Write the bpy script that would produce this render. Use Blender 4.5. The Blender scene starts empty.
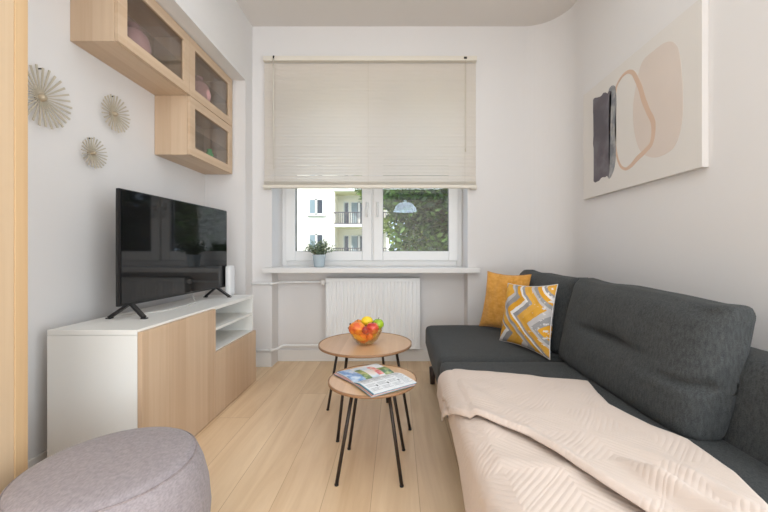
import bpy, bmesh, math, random
from mathutils import Vector, Matrix, noise
random.seed(7)
PI = math.pi
C = bpy.context.scene.collection
S = bpy.context.scene

# ------------------------------------------------------------------ materials
def srgb(r, g, b):
    def f(c):
        c /= 255.0
        return c/12.92 if c <= 0.04045 else ((c+0.055)/1.055)**2.4
    return (f(r), f(g), f(b), 1)

def newmat(name):
    m = bpy.data.materials.new(name); m.use_nodes = True
    nt = m.node_tree
    return m, nt, nt.nodes['Principled BSDF']

def N(nt, t, **kw):
    n = nt.nodes.new(t)
    for k, v in kw.items():
        setattr(n, k, v)
    return n

def plain(name, col, rough=0.5, metal=0.0, bump=0.0, bscale=200, vary=0.0, vscale=3.0, coat=0.0, sheen=0.0, spec=0.5):
    m, nt, p = newmat(name)
    p.inputs['Base Color'].default_value = col
    p.inputs['Roughness'].default_value = rough
    p.inputs['Metallic'].default_value = metal
    p.inputs['Coat Weight'].default_value = coat
    p.inputs['Sheen Weight'].default_value = sheen
    p.inputs['Specular IOR Level'].default_value = spec
    tc = N(nt, 'ShaderNodeTexCoord')
    if vary > 0:
        n = N(nt, 'ShaderNodeTexNoise'); n.inputs['Scale'].default_value = vscale; n.inputs['Detail'].default_value = 4
        nt.links.new(tc.outputs['Object'], n.inputs['Vector'])
        mx = N(nt, 'ShaderNodeMix', data_type='RGBA')
        mx.inputs[6].default_value = tuple(c*(1-vary) for c in col[:3])+(1,)
        mx.inputs[7].default_value = tuple(min(1, c*(1+vary)) for c in col[:3])+(1,)
        nt.links.new(n.outputs['Fac'], mx.inputs[0]); nt.links.new(mx.outputs[2], p.inputs['Base Color'])
    if bump > 0:
        n = N(nt, 'ShaderNodeTexNoise'); n.inputs['Scale'].default_value = bscale; n.inputs['Detail'].default_value = 3
        nt.links.new(tc.outputs['Object'], n.inputs['Vector'])
        b = N(nt, 'ShaderNodeBump'); b.inputs['Strength'].default_value = bump; b.inputs['Distance'].default_value = 0.002
        nt.links.new(n.outputs['Fac'], b.inputs['Height']); nt.links.new(b.outputs['Normal'], p.inputs['Normal'])
    return m

def math_(nt, op, a, b=None):
    n = N(nt, 'ShaderNodeMath', operation=op)
    for i, v in enumerate((a, b)):
        if v is None: continue
        if isinstance(v, (int, float)): n.inputs[i].default_value = v
        else: nt.links.new(v, n.inputs[i])
    return n.outputs[0]

def oak(name, c1, c2, grain='Z', stripe='Y', sw=0.075, rough=0.5, tint=0.10):
    """straight-grained oak made of glued staves"""
    m, nt, p = newmat(name)
    tc = N(nt, 'ShaderNodeTexCoord'); sp = N(nt, 'ShaderNodeSeparateXYZ')
    nt.links.new(tc.outputs['Object'], sp.inputs[0])
    cell = math_(nt, 'FLOOR', math_(nt, 'DIVIDE', math_(nt, 'ADD', sp.outputs[stripe], 10.013), sw))
    wn = N(nt, 'ShaderNodeTexWhiteNoise', noise_dimensions='1D'); nt.links.new(cell, wn.inputs['W'])
    mp = N(nt, 'ShaderNodeMapping')
    sc = {'X': 55.0, 'Y': 55.0, 'Z': 55.0}; sc[grain] = 1.6
    mp.inputs['Scale'].default_value = (sc['X'], sc['Y'], sc['Z'])
    off = N(nt, 'ShaderNodeCombineXYZ')
    for a in 'XYZ':
        nt.links.new(math_(nt, 'MULTIPLY', wn.outputs['Value'], 37.0), off.inputs[a])
    nt.links.new(off.outputs[0], mp.inputs['Location'])
    nt.links.new(tc.outputs['Object'], mp.inputs['Vector'])
    n1 = N(nt, 'ShaderNodeTexNoise'); n1.inputs['Scale'].default_value = 1.0; n1.inputs['Detail'].default_value = 6; n1.inputs['Distortion'].default_value = 0.4
    nt.links.new(mp.outputs[0], n1.inputs['Vector'])
    mx = N(nt, 'ShaderNodeMix', data_type='RGBA'); mx.inputs[6].default_value = c1; mx.inputs[7].default_value = c2
    fac = math_(nt, 'ADD', math_(nt, 'MULTIPLY', n1.outputs['Fac'], 0.75), math_(nt, 'MULTIPLY', math_(nt, 'SUBTRACT', wn.outputs['Value'], 0.35), 0.55))
    mx.clamp_factor = True
    nt.links.new(fac, mx.inputs[0])
    nt.links.new(mx.outputs[2], p.inputs['Base Color'])
    p.inputs['Roughness'].default_value = rough
    b = N(nt, 'ShaderNodeBump'); b.inputs['Strength'].default_value = 0.06; b.inputs['Distance'].default_value = 0.001
    nt.links.new(n1.outputs['Fac'], b.inputs['Height']); nt.links.new(b.outputs['Normal'], p.inputs['Normal'])
    return m

def floor_mat():
    m, nt, p = newmat('oak_plank_floor')
    tc = N(nt, 'ShaderNodeTexCoord'); sp = N(nt, 'ShaderNodeSeparateXYZ')
    nt.links.new(tc.outputs['Object'], sp.inputs[0])
    PW = 0.19
    xr = math_(nt, 'DIVIDE', math_(nt, 'ADD', sp.outputs['X'], 10*PW-0.087), PW)
    row = math_(nt, 'FLOOR', xr)
    wr = N(nt, 'ShaderNodeTexWhiteNoise', noise_dimensions='1D'); nt.links.new(row, wr.inputs['W'])
    yr = math_(nt, 'DIVIDE', math_(nt, 'ADD', sp.outputs['Y'], math_(nt, 'MULTIPLY', wr.outputs['Value'], 1.9)), 2.1)
    col = math_(nt, 'FLOOR', yr)
    cb = N(nt, 'ShaderNodeCombineXYZ'); nt.links.new(row, cb.inputs[0]); nt.links.new(col, cb.inputs[1])
    wn = N(nt, 'ShaderNodeTexWhiteNoise', noise_dimensions='3D'); nt.links.new(cb.outputs[0], wn.inputs['Vector'])
    vo = N(nt, 'ShaderNodeVectorMath', operation='SCALE'); nt.links.new(wn.outputs['Color'], vo.inputs[0]); vo.inputs['Scale'].default_value = 20
    va = N(nt, 'ShaderNodeVectorMath', operation='ADD'); nt.links.new(vo.outputs[0], va.inputs[0]); nt.links.new(tc.outputs['Object'], va.inputs[1])
    mp = N(nt, 'ShaderNodeMapping'); mp.inputs['Scale'].default_value = (9, 0.8, 9); nt.links.new(va.outputs[0], mp.inputs['Vector'])
    n1 = N(nt, 'ShaderNodeTexNoise'); n1.inputs['Scale'].default_value = 1.0; n1.inputs['Detail'].default_value = 7; n1.inputs['Roughness'].default_value = 0.6; n1.inputs['Distortion'].default_value = 1.2
    nt.links.new(mp.outputs[0], n1.inputs['Vector'])
    mp2 = N(nt, 'ShaderNodeMapping'); mp2.inputs['Scale'].default_value = (90, 4, 90); nt.links.new(va.outputs[0], mp2.inputs['Vector'])
    n2 = N(nt, 'ShaderNodeTexNoise'); n2.inputs['Scale'].default_value = 1.0; n2.inputs['Detail'].default_value = 4
    nt.links.new(mp2.outputs[0], n2.inputs['Vector'])
    r = N(nt, 'ShaderNodeValToRGB'); e = r.color_ramp.elements
    e[0].position = 0.28; e[0].color = srgb(218, 186, 148); e[1].position = 0.66; e[1].color = srgb(242, 216, 182)
    f = math_(nt, 'ADD', math_(nt, 'MULTIPLY', n1.outputs['Fac'], 0.8), math_(nt, 'ADD', math_(nt, 'MULTIPLY', n2.outputs['Fac'], 0.10), math_(nt, 'MULTIPLY', math_(nt, 'SUBTRACT', wn.outputs['Value'], 0.5), 0.16)))
    nt.links.new(f, r.inputs[0])
    fx = math_(nt, 'FRACT', xr); fy = math_(nt, 'FRACT', yr)
    seam = math_(nt, 'MAXIMUM', math_(nt, 'LESS_THAN', fx, 0.012), math_(nt, 'LESS_THAN', fy, 0.0012))
    mx = N(nt, 'ShaderNodeMix', data_type='RGBA'); mx.inputs[7].default_value = srgb(176, 138, 98)
    nt.links.new(math_(nt, 'MULTIPLY', seam, 0.75), mx.inputs[0]); nt.links.new(r.outputs[0], mx.inputs[6])
    nt.links.new(mx.outputs[2], p.inputs['Base Color'])
    p.inputs['Roughness'].default_value = 0.42
    b = N(nt, 'ShaderNodeBump'); b.inputs['Strength'].default_value = 0.1; b.inputs['Distance'].default_value = 0.001
    nt.links.new(n2.outputs['Fac'], b.inputs['Height']); nt.links.new(b.outputs['Normal'], p.inputs['Normal'])
    return m

def fabric(name, c1, c2, rough=0.9, scale=420, mottle=90, bump=0.35, sheen=0.15):
    m, nt, p = newmat(name)
    tc = N(nt, 'ShaderNodeTexCoord')
    mp = N(nt, 'ShaderNodeMapping'); mp.inputs['Scale'].default_value = (1, 0.35, 1); nt.links.new(tc.outputs['Object'], mp.inputs['Vector'])
    n1 = N(nt, 'ShaderNodeTexNoise'); n1.inputs['Scale'].default_value = scale; n1.inputs['Detail'].default_value = 2
    nt.links.new(mp.outputs[0], n1.inputs['Vector'])
    mp3 = N(nt, 'ShaderNodeMapping'); mp3.inputs['Scale'].default_value = (1, 1, 0.3); nt.links.new(tc.outputs['Object'], mp3.inputs['Vector'])
    n2 = N(nt, 'ShaderNodeTexNoise'); n2.inputs['Scale'].default_value = mottle; n2.inputs['Detail'].default_value = 5
    nt.links.new(mp3.outputs[0], n2.inputs['Vector'])
    f = math_(nt, 'ADD', math_(nt, 'MULTIPLY', n1.outputs['Fac'], 0.6), math_(nt, 'MULTIPLY', n2.outputs['Fac'], 0.4))
    r = N(nt, 'ShaderNodeValToRGB'); e = r.color_ramp.elements
    e[0].position = 0.38; e[0].color = c1; e[1].position = 0.62; e[1].color = c2
    nt.links.new(f, r.inputs[0]); nt.links.new(r.outputs[0], p.inputs['Base Color'])
    p.inputs['Roughness'].default_value = rough; p.inputs['Sheen Weight'].default_value = sheen
    p.inputs['Specular IOR Level'].default_value = 0.2
    b = N(nt, 'ShaderNodeBump'); b.inputs['Strength'].default_value = bump; b.inputs['Distance'].default_value = 0.001
    nt.links.new(f, b.inputs['Height']); nt.links.new(b.outputs['Normal'], p.inputs['Normal'])
    return m

def quilt_mat():
    m, nt, p = newmat('quilted_blush_cotton')
    uv = N(nt, 'ShaderNodeUVMap'); sp = N(nt, 'ShaderNodeSeparateXYZ'); nt.links.new(uv.outputs[0], sp.inputs[0])
    A = 0.30
    def cen(o, sh):  # signed coordinate inside the cell
        return math_(nt, 'SUBTRACT', math_(nt, 'FRACT', math_(nt, 'DIVIDE', math_(nt, 'ADD', o, sh), A)), 0.5)
    a = math_(nt, 'ADD', sp.outputs['X'], sp.outputs['Y']); b_ = math_(nt, 'SUBTRACT', sp.outputs['X'], sp.outputs['Y'])
    u = cen(a, 5.0); v = cen(b_, 5.0)
    au = math_(nt, 'ABSOLUTE', u); av = math_(nt, 'ABSOLUTE', v)
    big = math_(nt, 'MAXIMUM', au, av)
    pr = math_(nt, 'SINE', math_(nt, 'MULTIPLY', big, 2*PI*14.0))
    pr = math_(nt, 'POWER', math_(nt, 'ADD', math_(nt, 'MULTIPLY', pr, 0.5), 0.5), 0.5)
    bmp = N(nt, 'ShaderNodeBump'); bmp.inputs['Strength'].default_value = 0.22; bmp.inputs['Distance'].default_value = 0.004
    nt.links.new(pr, bmp.inputs['Height']); nt.links.new(bmp.outputs['Normal'], p.inputs['Normal'])
    p.inputs['Base Color'].default_value = srgb(206, 190, 179)
    p.inputs['Roughness'].default_value = 0.75; p.inputs['Sheen Weight'].default_value = 0.1
    p.inputs['Specular IOR Level'].default_value = 0.2
    return m

def zigzag_mat():
    m, nt, p = newmat('zigzag_printed_cotton')
    uv = N(nt, 'ShaderNodeUVMap'); sp = N(nt, 'ShaderNodeSeparateXYZ'); nt.links.new(uv.outputs[0], sp.inputs[0])
    u, v = sp.outputs['X'], sp.outputs['Y']
    nz = N(nt, 'ShaderNodeTexNoise'); nz.inputs['Scale'].default_value = 9; nz.inputs['Detail'].default_value = 3
    nt.links.new(uv.outputs[0], nz.inputs['Vector'])
    tri = math_(nt, 'ABSOLUTE', math_(nt, 'SUBTRACT', math_(nt, 'FRACT', math_(nt, 'ADD', math_(nt, 'MULTIPLY', v, 1.55), math_(nt, 'MULTIPLY', u, 0.55))), 0.5))
    w = math_(nt, 'ADD', math_(nt, 'MULTIPLY', u, 1.0), math_(nt, 'MULTIPLY', tri, 0.72))
    w = math_(nt, 'ADD', w, math_(nt, 'MULTIPLY', v, 0.42))
    w = math_(nt, 'ADD', w, math_(nt, 'MULTIPLY', nz.outputs['Fac'], 0.03))
    f = math_(nt, 'FRACT', math_(nt, 'MULTIPLY', w, 1.75))
    r = N(nt, 'ShaderNodeValToRGB'); r.color_ramp.interpolation = 'CONSTANT'
    cols = [(0.0, srgb(214, 160, 62)), (0.17, srgb(190, 185, 184)), (0.29, srgb(152, 150, 150)), (0.44, srgb(216, 158, 52)),
            (0.62, srgb(226, 222, 220)), (0.72, srgb(150, 148, 150)), (0.84, srgb(218, 166, 76))]
    e = r.color_ramp.elements
    e[0].position = cols[0][0]; e[0].color = cols[0][1]; e[1].position = cols[1][0]; e[1].color = cols[1][1]
    for pos, c in cols[2:]:
        x = e.new(pos); x.color = c
    nt.links.new(f, r.inputs[0])
    # worn speckle towards the right edge of the print
    n2 = N(nt, 'ShaderNodeTexNoise'); n2.inputs['Scale'].default_value = 22; n2.inputs['Detail'].default_value = 5
    nt.links.new(uv.outputs[0], n2.inputs['Vector'])
    k = math_(nt, 'GREATER_THAN', math_(nt, 'ADD', n2.outputs['Fac'], math_(nt, 'MULTIPLY', math_(nt, 'POWER', u, 4), 0.16)), 0.72)
    mx = N(nt, 'ShaderNodeMix', data_type='RGBA'); mx.inputs[7].default_value = srgb(214, 208, 206)
    nt.links.new(k, mx.inputs[0]); nt.links.new(r.outputs[0], mx.inputs[6]); nt.links.new(mx.outputs[2], p.inputs['Base Color'])
    p.inputs['Roughness'].default_value = 0.85; p.inputs['Specular IOR Level'].default_value = 0.2
    return m

def glass_mat(name, tint=(1, 1, 1, 1), refl=1.0, rough=0.0):
    m = bpy.data.materials.new(name); m.use_nodes = True; nt = m.node_tree; nt.nodes.clear()
    out = N(nt, 'ShaderNodeOutputMaterial'); tr = N(nt, 'ShaderNodeBsdfTransparent'); gl = N(nt, 'ShaderNodeBsdfGlossy')
    tr.inputs['Color'].default_value = tint; gl.inputs['Roughness'].default_value = rough
    lw = N(nt, 'ShaderNodeLayerWeight'); lw.inputs['Blend'].default_value = 0.5
    fr = math_(nt, 'ADD', math_(nt, 'MULTIPLY', math_(nt, 'POWER', lw.outputs['Facing'], 5.0), 0.96), 0.04)
    mx = N(nt, 'ShaderNodeMixShader')
    nt.links.new(math_(nt, 'MULTIPLY', fr, refl), mx.inputs[0])
    nt.links.new(tr.outputs[0], mx.inputs[1]); nt.links.new(gl.outputs[0], mx.inputs[2]); nt.links.new(mx.outputs[0], out.inputs[0])
    return m

def translucent(name, col, amt=0.35, rough=0.6):
    m, nt, p = newmat(name)
    p.inputs['Base Color'].default_value = col; p.inputs['Roughness'].default_value = rough
    t = N(nt, 'ShaderNodeBsdfTranslucent'); t.inputs['Color'].default_value = col
    mx = N(nt, 'ShaderNodeMixShader'); mx.inputs[0].default_value = amt
    out = nt.nodes['Material Output']
    nt.links.new(p.outputs[0], mx.inputs[1]); nt.links.new(t.outputs[0], mx.inputs[2]); nt.links.new(mx.outputs[0], out.inputs[0])
    return m

def speckle(name, ca, cb, cc, scale=30, rough=0.4):
    m, nt, p = newmat(name)
    tc = N(nt, 'ShaderNodeTexCoord'); n = N(nt, 'ShaderNodeTexNoise'); n.inputs['Scale'].default_value = scale; n.inputs['Detail'].default_value = 3
    nt.links.new(tc.outputs['Object'], n.inputs['Vector'])
    r = N(nt, 'ShaderNodeValToRGB'); e = r.color_ramp.elements
    e[0].position = 0.38; e[0].color = ca; e[1].position = 0.62; e[1].color = cc
    x = e.new(0.5); x.color = cb
    nt.links.new(n.outputs['Fac'], r.inputs[0]); nt.links.new(r.outputs[0], p.inputs['Base Color'])
    p.inputs['Roughness'].default_value = rough
    return m

M = {}
M['wall'] = plain('painted_wall', srgb(222, 219, 218), 0.85, bump=0.08, bscale=160)
M['ceiling'] = plain('painted_ceiling', srgb(218, 213, 209), 0.9)
M['floor'] = floor_mat()
M['trim'] = plain('white_trim_paint', srgb(226, 224, 222), 0.5)
M['pvc'] = plain('white_window_frame', srgb(232, 231, 230), 0.35)
M['gasket'] = plain('grey_gasket', srgb(90, 90, 92), 0.6)
M['enamel'] = plain('white_radiator_enamel', srgb(234, 235, 236), 0.35)
M['radcore'] = plain('radiator_grille_grey', srgb(150, 148, 144), 0.6)  # mid grey, used on the convector core
M['slat'] = translucent('cream_blind_slat', srgb(234, 227, 219), 0.42)
M['blindrail'] = plain('cream_blind_rail', srgb(222, 215, 203), 0.5)
M['cord'] = plain('cream_cord', srgb(205, 196, 180), 0.8)
M['darkmetal'] = plain('dark_small_metal', srgb(60, 56, 52), 0.4, 0.6)
M['oak_v'] = oak('oak_vertical', srgb(212, 186, 158), srgb(188, 156, 126), 'Z', 'Y', 0.068)
M['oak_side'] = oak('oak_side_panel', srgb(214, 190, 164), srgb(192, 162, 132), 'Z', 'X', 0.07)
M['oak_h'] = oak('oak_horizontal', srgb(214, 190, 164), srgb(192, 162, 132), 'Y', 'X', 0.07)
M['oak_frame'] = oak('oak_door_frame', srgb(214, 190, 164), srgb(192, 162, 132), 'Y', 'Z', 0.05)
M['oak_wardrobe'] = oak('oak_wardrobe', srgb(206, 182, 152), srgb(190, 162, 130), 'Z', 'Y', 0.11)
M['oak_edge'] = oak('oak_wardrobe_edge', srgb(202, 170, 130), srgb(182, 146, 106), 'Z', 'Y', 0.5)
M['oak_top'] = oak('oak_tabletop', srgb(216, 178, 138), srgb(186, 144, 104), 'Y', 'X', 0.3, rough=0.35)
M['brown_edge'] = plain('tabletop_edge', srgb(150, 112, 80), 0.5)
M['leg'] = plain('dark_bronze_leg', srgb(52, 42, 36), 0.4, 0.3)
M['white'] = plain('white_laminate', srgb(234, 233, 229), 0.4)
M['whitein'] = plain('white_laminate_inside', srgb(222, 219, 210), 0.45)
M['black'] = plain('black_plastic', srgb(20, 20, 22), 0.35)
M['screen'] = plain('black_glossy_screen', srgb(16, 15, 16), 0.05, spec=0.55)
M['router'] = plain('white_plastic', srgb(228, 228, 228), 0.4)
M['sofa'] = fabric('charcoal_weave', srgb(50, 52, 53), srgb(75, 77, 77), bump=0.3, scale=650, mottle=150, sheen=0.05)
M['sofa_under'] = plain('black_underlining', srgb(25, 25, 27), 0.9)
M['sofaleg'] = plain('dark_wood_leg', srgb(48, 32, 28), 0.5)
M['pouf'] = fabric('mauve_grey_felt', srgb(138, 129, 132), srgb(156, 147, 149), scale=260, mottle=60, bump=0.2)
M['pouf_seam'] = fabric('mauve_grey_piping', srgb(128, 117, 117), srgb(150, 139, 140), scale=260, mottle=60)
M['mustard'] = fabric('mustard_cotton', srgb(206, 146, 62), srgb(222, 164, 84), scale=60, mottle=18, bump=0.15)
M['zigzag'] = zigzag_mat()
M['throw'] = quilt_mat()
M['glass'] = glass_mat('window_glass', refl=1.7)
M['glass_grey'] = glass_mat('smoked_cabinet_glass', (0.86, 0.85, 0.84, 1), refl=1.6)
M['glass_clear'] = glass_mat('clear_glass', (0.93, 0.93, 0.93, 1), refl=2.0)
M['glass_green'] = plain('green_glass', srgb(70, 190, 110), 0.1)
M['cabin'] = plain('cabinet_inside', srgb(170, 158, 146), 0.7)
M['pink'] = plain('pink_ceramic', srgb(205, 160, 160), 0.4)
M['canvas'] = plain('cream_canvas', srgb(218, 213, 208), 0.85, bump=0.15, bscale=500)
M['canvas_side'] = plain('white_canvas_side', srgb(222, 218, 216), 0.8)
M['ink'] = speckle('charcoal_brushwork', srgb(94, 90, 96), srgb(104, 98, 104), srgb(114, 110, 116), 9, 0.9)
M['ink_wash'] = speckle('grey_blue_wash', srgb(120, 122, 128), srgb(146, 146, 148), srgb(166, 164, 163), 14, 0.9)
M['blush'] = plain('blush_paint', srgb(213, 200, 191), 0.9, vary=0.05, vscale=4)
M['copper'] = plain('terracotta_line', srgb(208, 180, 160), 0.9, vary=0.06, vscale=8)
M['champagne'] = plain('champagne_metal', srgb(196, 187, 170), 0.45, 0.3)
M['champagne_hub'] = plain('burst_hub', srgb(186, 170, 146), 0.5, 0.3)
M['potmat'] = plain('pale_blue_pot', srgb(186, 199, 206), 0.5)
M['soil'] = plain('soil', srgb(60, 48, 40), 0.9)
M['leaf'] = plain('sage_leaf', srgb(122, 138, 112), 0.6, vary=0.3, vscale=40)
M['stem'] = plain('plant_stem', srgb(92, 96, 66), 0.7)
M['bowl'] = glass_mat('amber_bowl_glass', (0.96, 0.86, 0.66, 1), refl=2.2, rough=0.05)
M['mango'] = speckle('orange_red_skin', srgb(214, 96, 50), srgb(232, 142, 54), srgb(236, 162, 66), 14, 0.35)
M['orange'] = plain('orange_peel', srgb(240, 148, 48), 0.45, bump=0.3, bscale=400)
M['lemon'] = plain('lemon_peel', srgb(236, 204, 44), 0.4, bump=0.2, bscale=300)
M['apple_red'] = speckle('red_apple_skin', srgb(190, 50, 44), srgb(216, 88, 66), srgb(232, 158, 104), 20, 0.25)
M['apple_green'] = plain('green_apple_skin', srgb(158, 190, 48), 0.25, vary=0.15, vscale=20)
M['plum'] = speckle('red_plum_skin', srgb(140, 30, 40), srgb(190, 50, 46), srgb(214, 90, 60), 25, 0.3)
M['banana'] = plain('banana_skin', srgb(232, 180, 66), 0.5)
M['dark'] = plain('dark_brown_tip', srgb(44, 32, 26), 0.7)
M['paper'] = plain('magazine_paper', srgb(226, 228, 230), 0.4)
M['ink_text'] = plain('grey_print', srgb(150, 154, 160), 0.6)
M['ink_black'] = plain('dark_print', srgb(60, 64, 72), 0.6)
M['pblue'] = speckle('blue_photo_print', srgb(60, 104, 160), srgb(120, 160, 204), srgb(196, 210, 224), 22, 0.3)
M['pgreen'] = speckle('green_photo_print', srgb(62, 96, 50), srgb(120, 146, 78), srgb(176, 180, 120), 40, 0.3)
M['pred'] = speckle('red_photo_print', srgb(196, 60, 60), srgb(220, 130, 120), srgb(230, 200, 190), 40, 0.3)
M['ppale'] = speckle('pale_photo_print', srgb(190, 206, 220), srgb(214, 222, 226), srgb(226, 214, 204), 18, 0.3)
M['pg1'] = plain('page_edge_teal', srgb(96, 158, 178), 0.5)
M['pg2'] = plain('page_edge_red', srgb(196, 82, 66), 0.5)
M['pg3'] = plain('page_edge_white', srgb(214, 206, 202), 0.5)
M['pg4'] = plain('page_edge_navy', srgb(92, 96, 120), 0.5)
M['cable'] = plain('white_cable', srgb(205, 202, 196), 0.5)
M['facade'] = plain('cream_render', srgb(238, 232, 214), 0.9, vary=0.03, vscale=0.7)
M['facade_y'] = plain('pale_yellow_render', srgb(226, 220, 176), 0.9)
M['facade_w'] = plain('white_concrete', srgb(224, 222, 214), 0.9)
M['pane_out'] = plain('reflective_outside_pane', srgb(62, 68, 74), 0.15, spec=0.5)
M['curtain'] = plain('pale_curtain', srgb(132, 148, 152), 0.8)
M['rail'] = plain('dark_railing', srgb(72, 66, 70), 0.6)
M['bark'] = plain('tree_bark', srgb(84, 74, 62), 0.9, bump=0.5, bscale=20)
def leafm(name, a, b):
    m = plain(name, a, 0.55, vary=0.0)
    nt = m.node_tree; p = nt.nodes['Principled BSDF']
    g = N(nt, 'ShaderNodeNewGeometry'); mx = N(nt, 'ShaderNodeMix', data_type='RGBA'); mx.inputs[6].default_value = a; mx.inputs[7].default_value = b
    nt.links.new(g.outputs['Random Per Island'], mx.inputs[0]); nt.links.new(mx.outputs[2], p.inputs['Base Color'])
    t = N(nt, 'ShaderNodeBsdfTranslucent'); nt.links.new(mx.outputs[2], t.inputs['Color'])
    ms = N(nt, 'ShaderNodeMixShader'); ms.inputs[0].default_value = 0.35
    nt.links.new(p.outputs[0], ms.inputs[1]); nt.links.new(t.outputs[0], ms.inputs[2])
    nt.links.new(ms.outputs[0], nt.nodes['Material Output'].inputs[0])
    return m
M['foliage'] = leafm('dark_green_leaves', srgb(22, 42, 20), srgb(86, 116, 46))
M['foliage2'] = leafm('bright_green_leaves', srgb(50, 78, 30), srgb(140, 160, 66))
M['foliage3'] = leafm('deep_green_leaves', srgb(26, 44, 32), srgb(56, 80, 54))
M['grass'] = plain('lawn', srgb(80, 104, 54), 0.9, vary=0.3, vscale=0.8)
M['lampshade'] = plain('glowing_pale_blue_shade', srgb(206, 218, 228), 0.4)
_p = M['lampshade'].node_tree.nodes['Principled BSDF']; _p.inputs['Emission Color'].default_value = (.66, .80, 1, 1); _p.inputs['Emission Strength'].default_value = 4.0
M['lampin'] = plain('white_enamel_inside', srgb(235, 235, 232), 0.5)

# ------------------------------------------------------------------ helpers
def place_of(o):
    v = Vector((0, 0, 0))
    while o is not None:
        v += o.location; o = o.parent
    return v

def obj(name, bm, mat, parent=None, smooth=False, world=True, bevel=0, recalc=True):
    if recalc: bmesh.ops.recalc_face_normals(bm, faces=bm.faces)
    if parent is not None and world:
        bmesh.ops.translate(bm, vec=-place_of(parent), verts=bm.verts)
    me = bpy.data.meshes.new(name); bm.to_mesh(me); bm.free()
    if smooth:
        for p in me.polygons: p.use_smooth = True
    mats = mat if isinstance(mat, (list, tuple)) else [mat]
    for m in mats: me.materials.append(m)
    o = bpy.data.objects.new(name, me); C.objects.link(o); o.parent = parent
    if bevel:
        b = o.modifiers.new('bevel', 'BEVEL'); b.width = bevel; b.segments = 2; b.limit_method = 'ANGLE'; b.harden_normals = False
    return o

def thing(name, label, cat, loc=(0, 0, 0), rotz=0, group=None):
    o = bpy.data.objects.new(name, None); C.objects.link(o); o.empty_display_size = 0.05
    o.location = loc; o.rotation_euler = (0, 0, rotz); o['label'] = label; o['category'] = cat
    if group: o['group'] = group
    return o

def tag(o, label, cat, group=None, kind=None):
    o['label'] = label; o['category'] = cat
    if group: o['group'] = group
    if kind: o['kind'] = kind
    return o

def struct(name, bm, mat, label=None, **kw):
    o = obj(name, bm, mat, None, **kw); o['kind'] = 'structure'
    if label: o['label'] = label
    return o

def box(bm, x0, x1, y0, y1, z0, z1, mi=0):
    vs = [bm.verts.new((x, y, z)) for x in (x0, x1) for y in (y0, y1) for z in (z0, z1)]
    idx = [(0, 1, 3, 2), (4, 6, 7, 5), (0, 4, 5, 1), (2, 3, 7, 6), (0, 2, 6, 4), (1, 5, 7, 3)]
    for f in idx:
        fc = bm.faces.new([vs[i] for i in f]); fc.material_index = mi
    return vs

def B(*a):
    bm = bmesh.new(); box(bm, *a); return bm

def tube(bm, pts, r, seg=10, cap=True):
    pts = [Vector(p) for p in pts]
    rs = r if isinstance(r, (list, tuple)) else [r]*len(pts)
    rings = []; up = None
    for i, p in enumerate(pts):
        t = (pts[min(i+1, len(pts)-1)]-pts[max(i-1, 0)]).normalized()
        if up is None:
            up = t.cross(Vector((0, 0, 1)) if abs(t.z) < 0.9 else Vector((1, 0, 0))).normalized()
        else:
            up = (up-t*up.dot(t)).normalized()
        w = t.cross(up)
        rings.append([bm.verts.new(p+(up*math.cos(2*PI*k/seg)+w*math.sin(2*PI*k/seg))*rs[i]) for k in range(seg)])
    for a, b in zip(rings, rings[1:]):
        for k in range(seg):
            bm.faces.new((a[k], a[(k+1) % seg], b[(k+1) % seg], b[k]))
    if cap:
        bm.faces.new(rings[0][::-1]); bm.faces.new(rings[-1])

def lathe(bm, prof, c=(0, 0, 0), seg=32, sx=1, sy=1):
    c = Vector(c); rings = []
    for r, z in prof:
        if r < 1e-6: rings.append([bm.verts.new(c+Vector((0, 0, z)))])
        else: rings.append([bm.verts.new(c+Vector((r*sx*math.cos(2*PI*k/seg), r*sy*math.sin(2*PI*k/seg), z))) for k in range(seg)])
    for a, b in zip(rings, rings[1:]):
        for k in range(seg):
            k2 = (k+1) % seg
            if len(a) == 1 and len(b) == 1: continue
            if len(a) == 1: bm.faces.new((a[0], b[k], b[k2]))
            elif len(b) == 1: bm.faces.new((a[k], a[k2], b[0]))
            else: bm.faces.new((a[k], a[k2], b[k2], b[k]))

def prism(bm, pts, z0, z1):
    a = [bm.verts.new((x, y, z0)) for x, y in pts]; b = [bm.verts.new((x, y, z1)) for x, y in pts]
    n = len(pts)
    for i in range(n): bm.faces.new((a[i], a[(i+1) % n], b[(i+1) % n], b[i]))
    bm.faces.new(a[::-1]); bm.faces.new(b)

def rounded(half, r, n, deform=None, uvax=None):
    """a box grown from cube-surface grids with rounded edges; deform(p, q) moves points, p in -1..1"""
    bm = bmesh.new(); hx, hy, hz = half
    def pt(p):
        q = Vector((max(-hx+r, min(hx-r, p.x*hx)), max(-hy+r, min(hy-r, p.y*hy)), max(-hz+r, min(hz-r, p.z*hz))))
        d = Vector((p.x*hx, p.y*hy, p.z*hz))-q
        if d.length > 1e-9: d = d.normalized()*r
        q = q+d
        return deform(p, q) if deform else q
    for ax in range(3):
        a1, a2 = [(1, 2), (2, 0), (0, 1)][ax]
        for s in (-1, 1):
            g = []
            for i in range(n[a1]+1):
                row = []
                for j in range(n[a2]+1):
                    p = Vector((0, 0, 0)); p[ax] = s; p[a1] = -1+2*i/n[a1]; p[a2] = -1+2*j/n[a2]
                    row.append(bm.verts.new(pt(p)))
                g.append(row)
            for i in range(n[a1]):
                for j in range(n[a2]):
                    bm.faces.new((g[i][j], g[i+1][j], g[i+1][j+1], g[i][j+1]))
    bmesh.ops.remove_doubles(bm, verts=bm.verts, dist=1e-5)
    return bm

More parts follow.
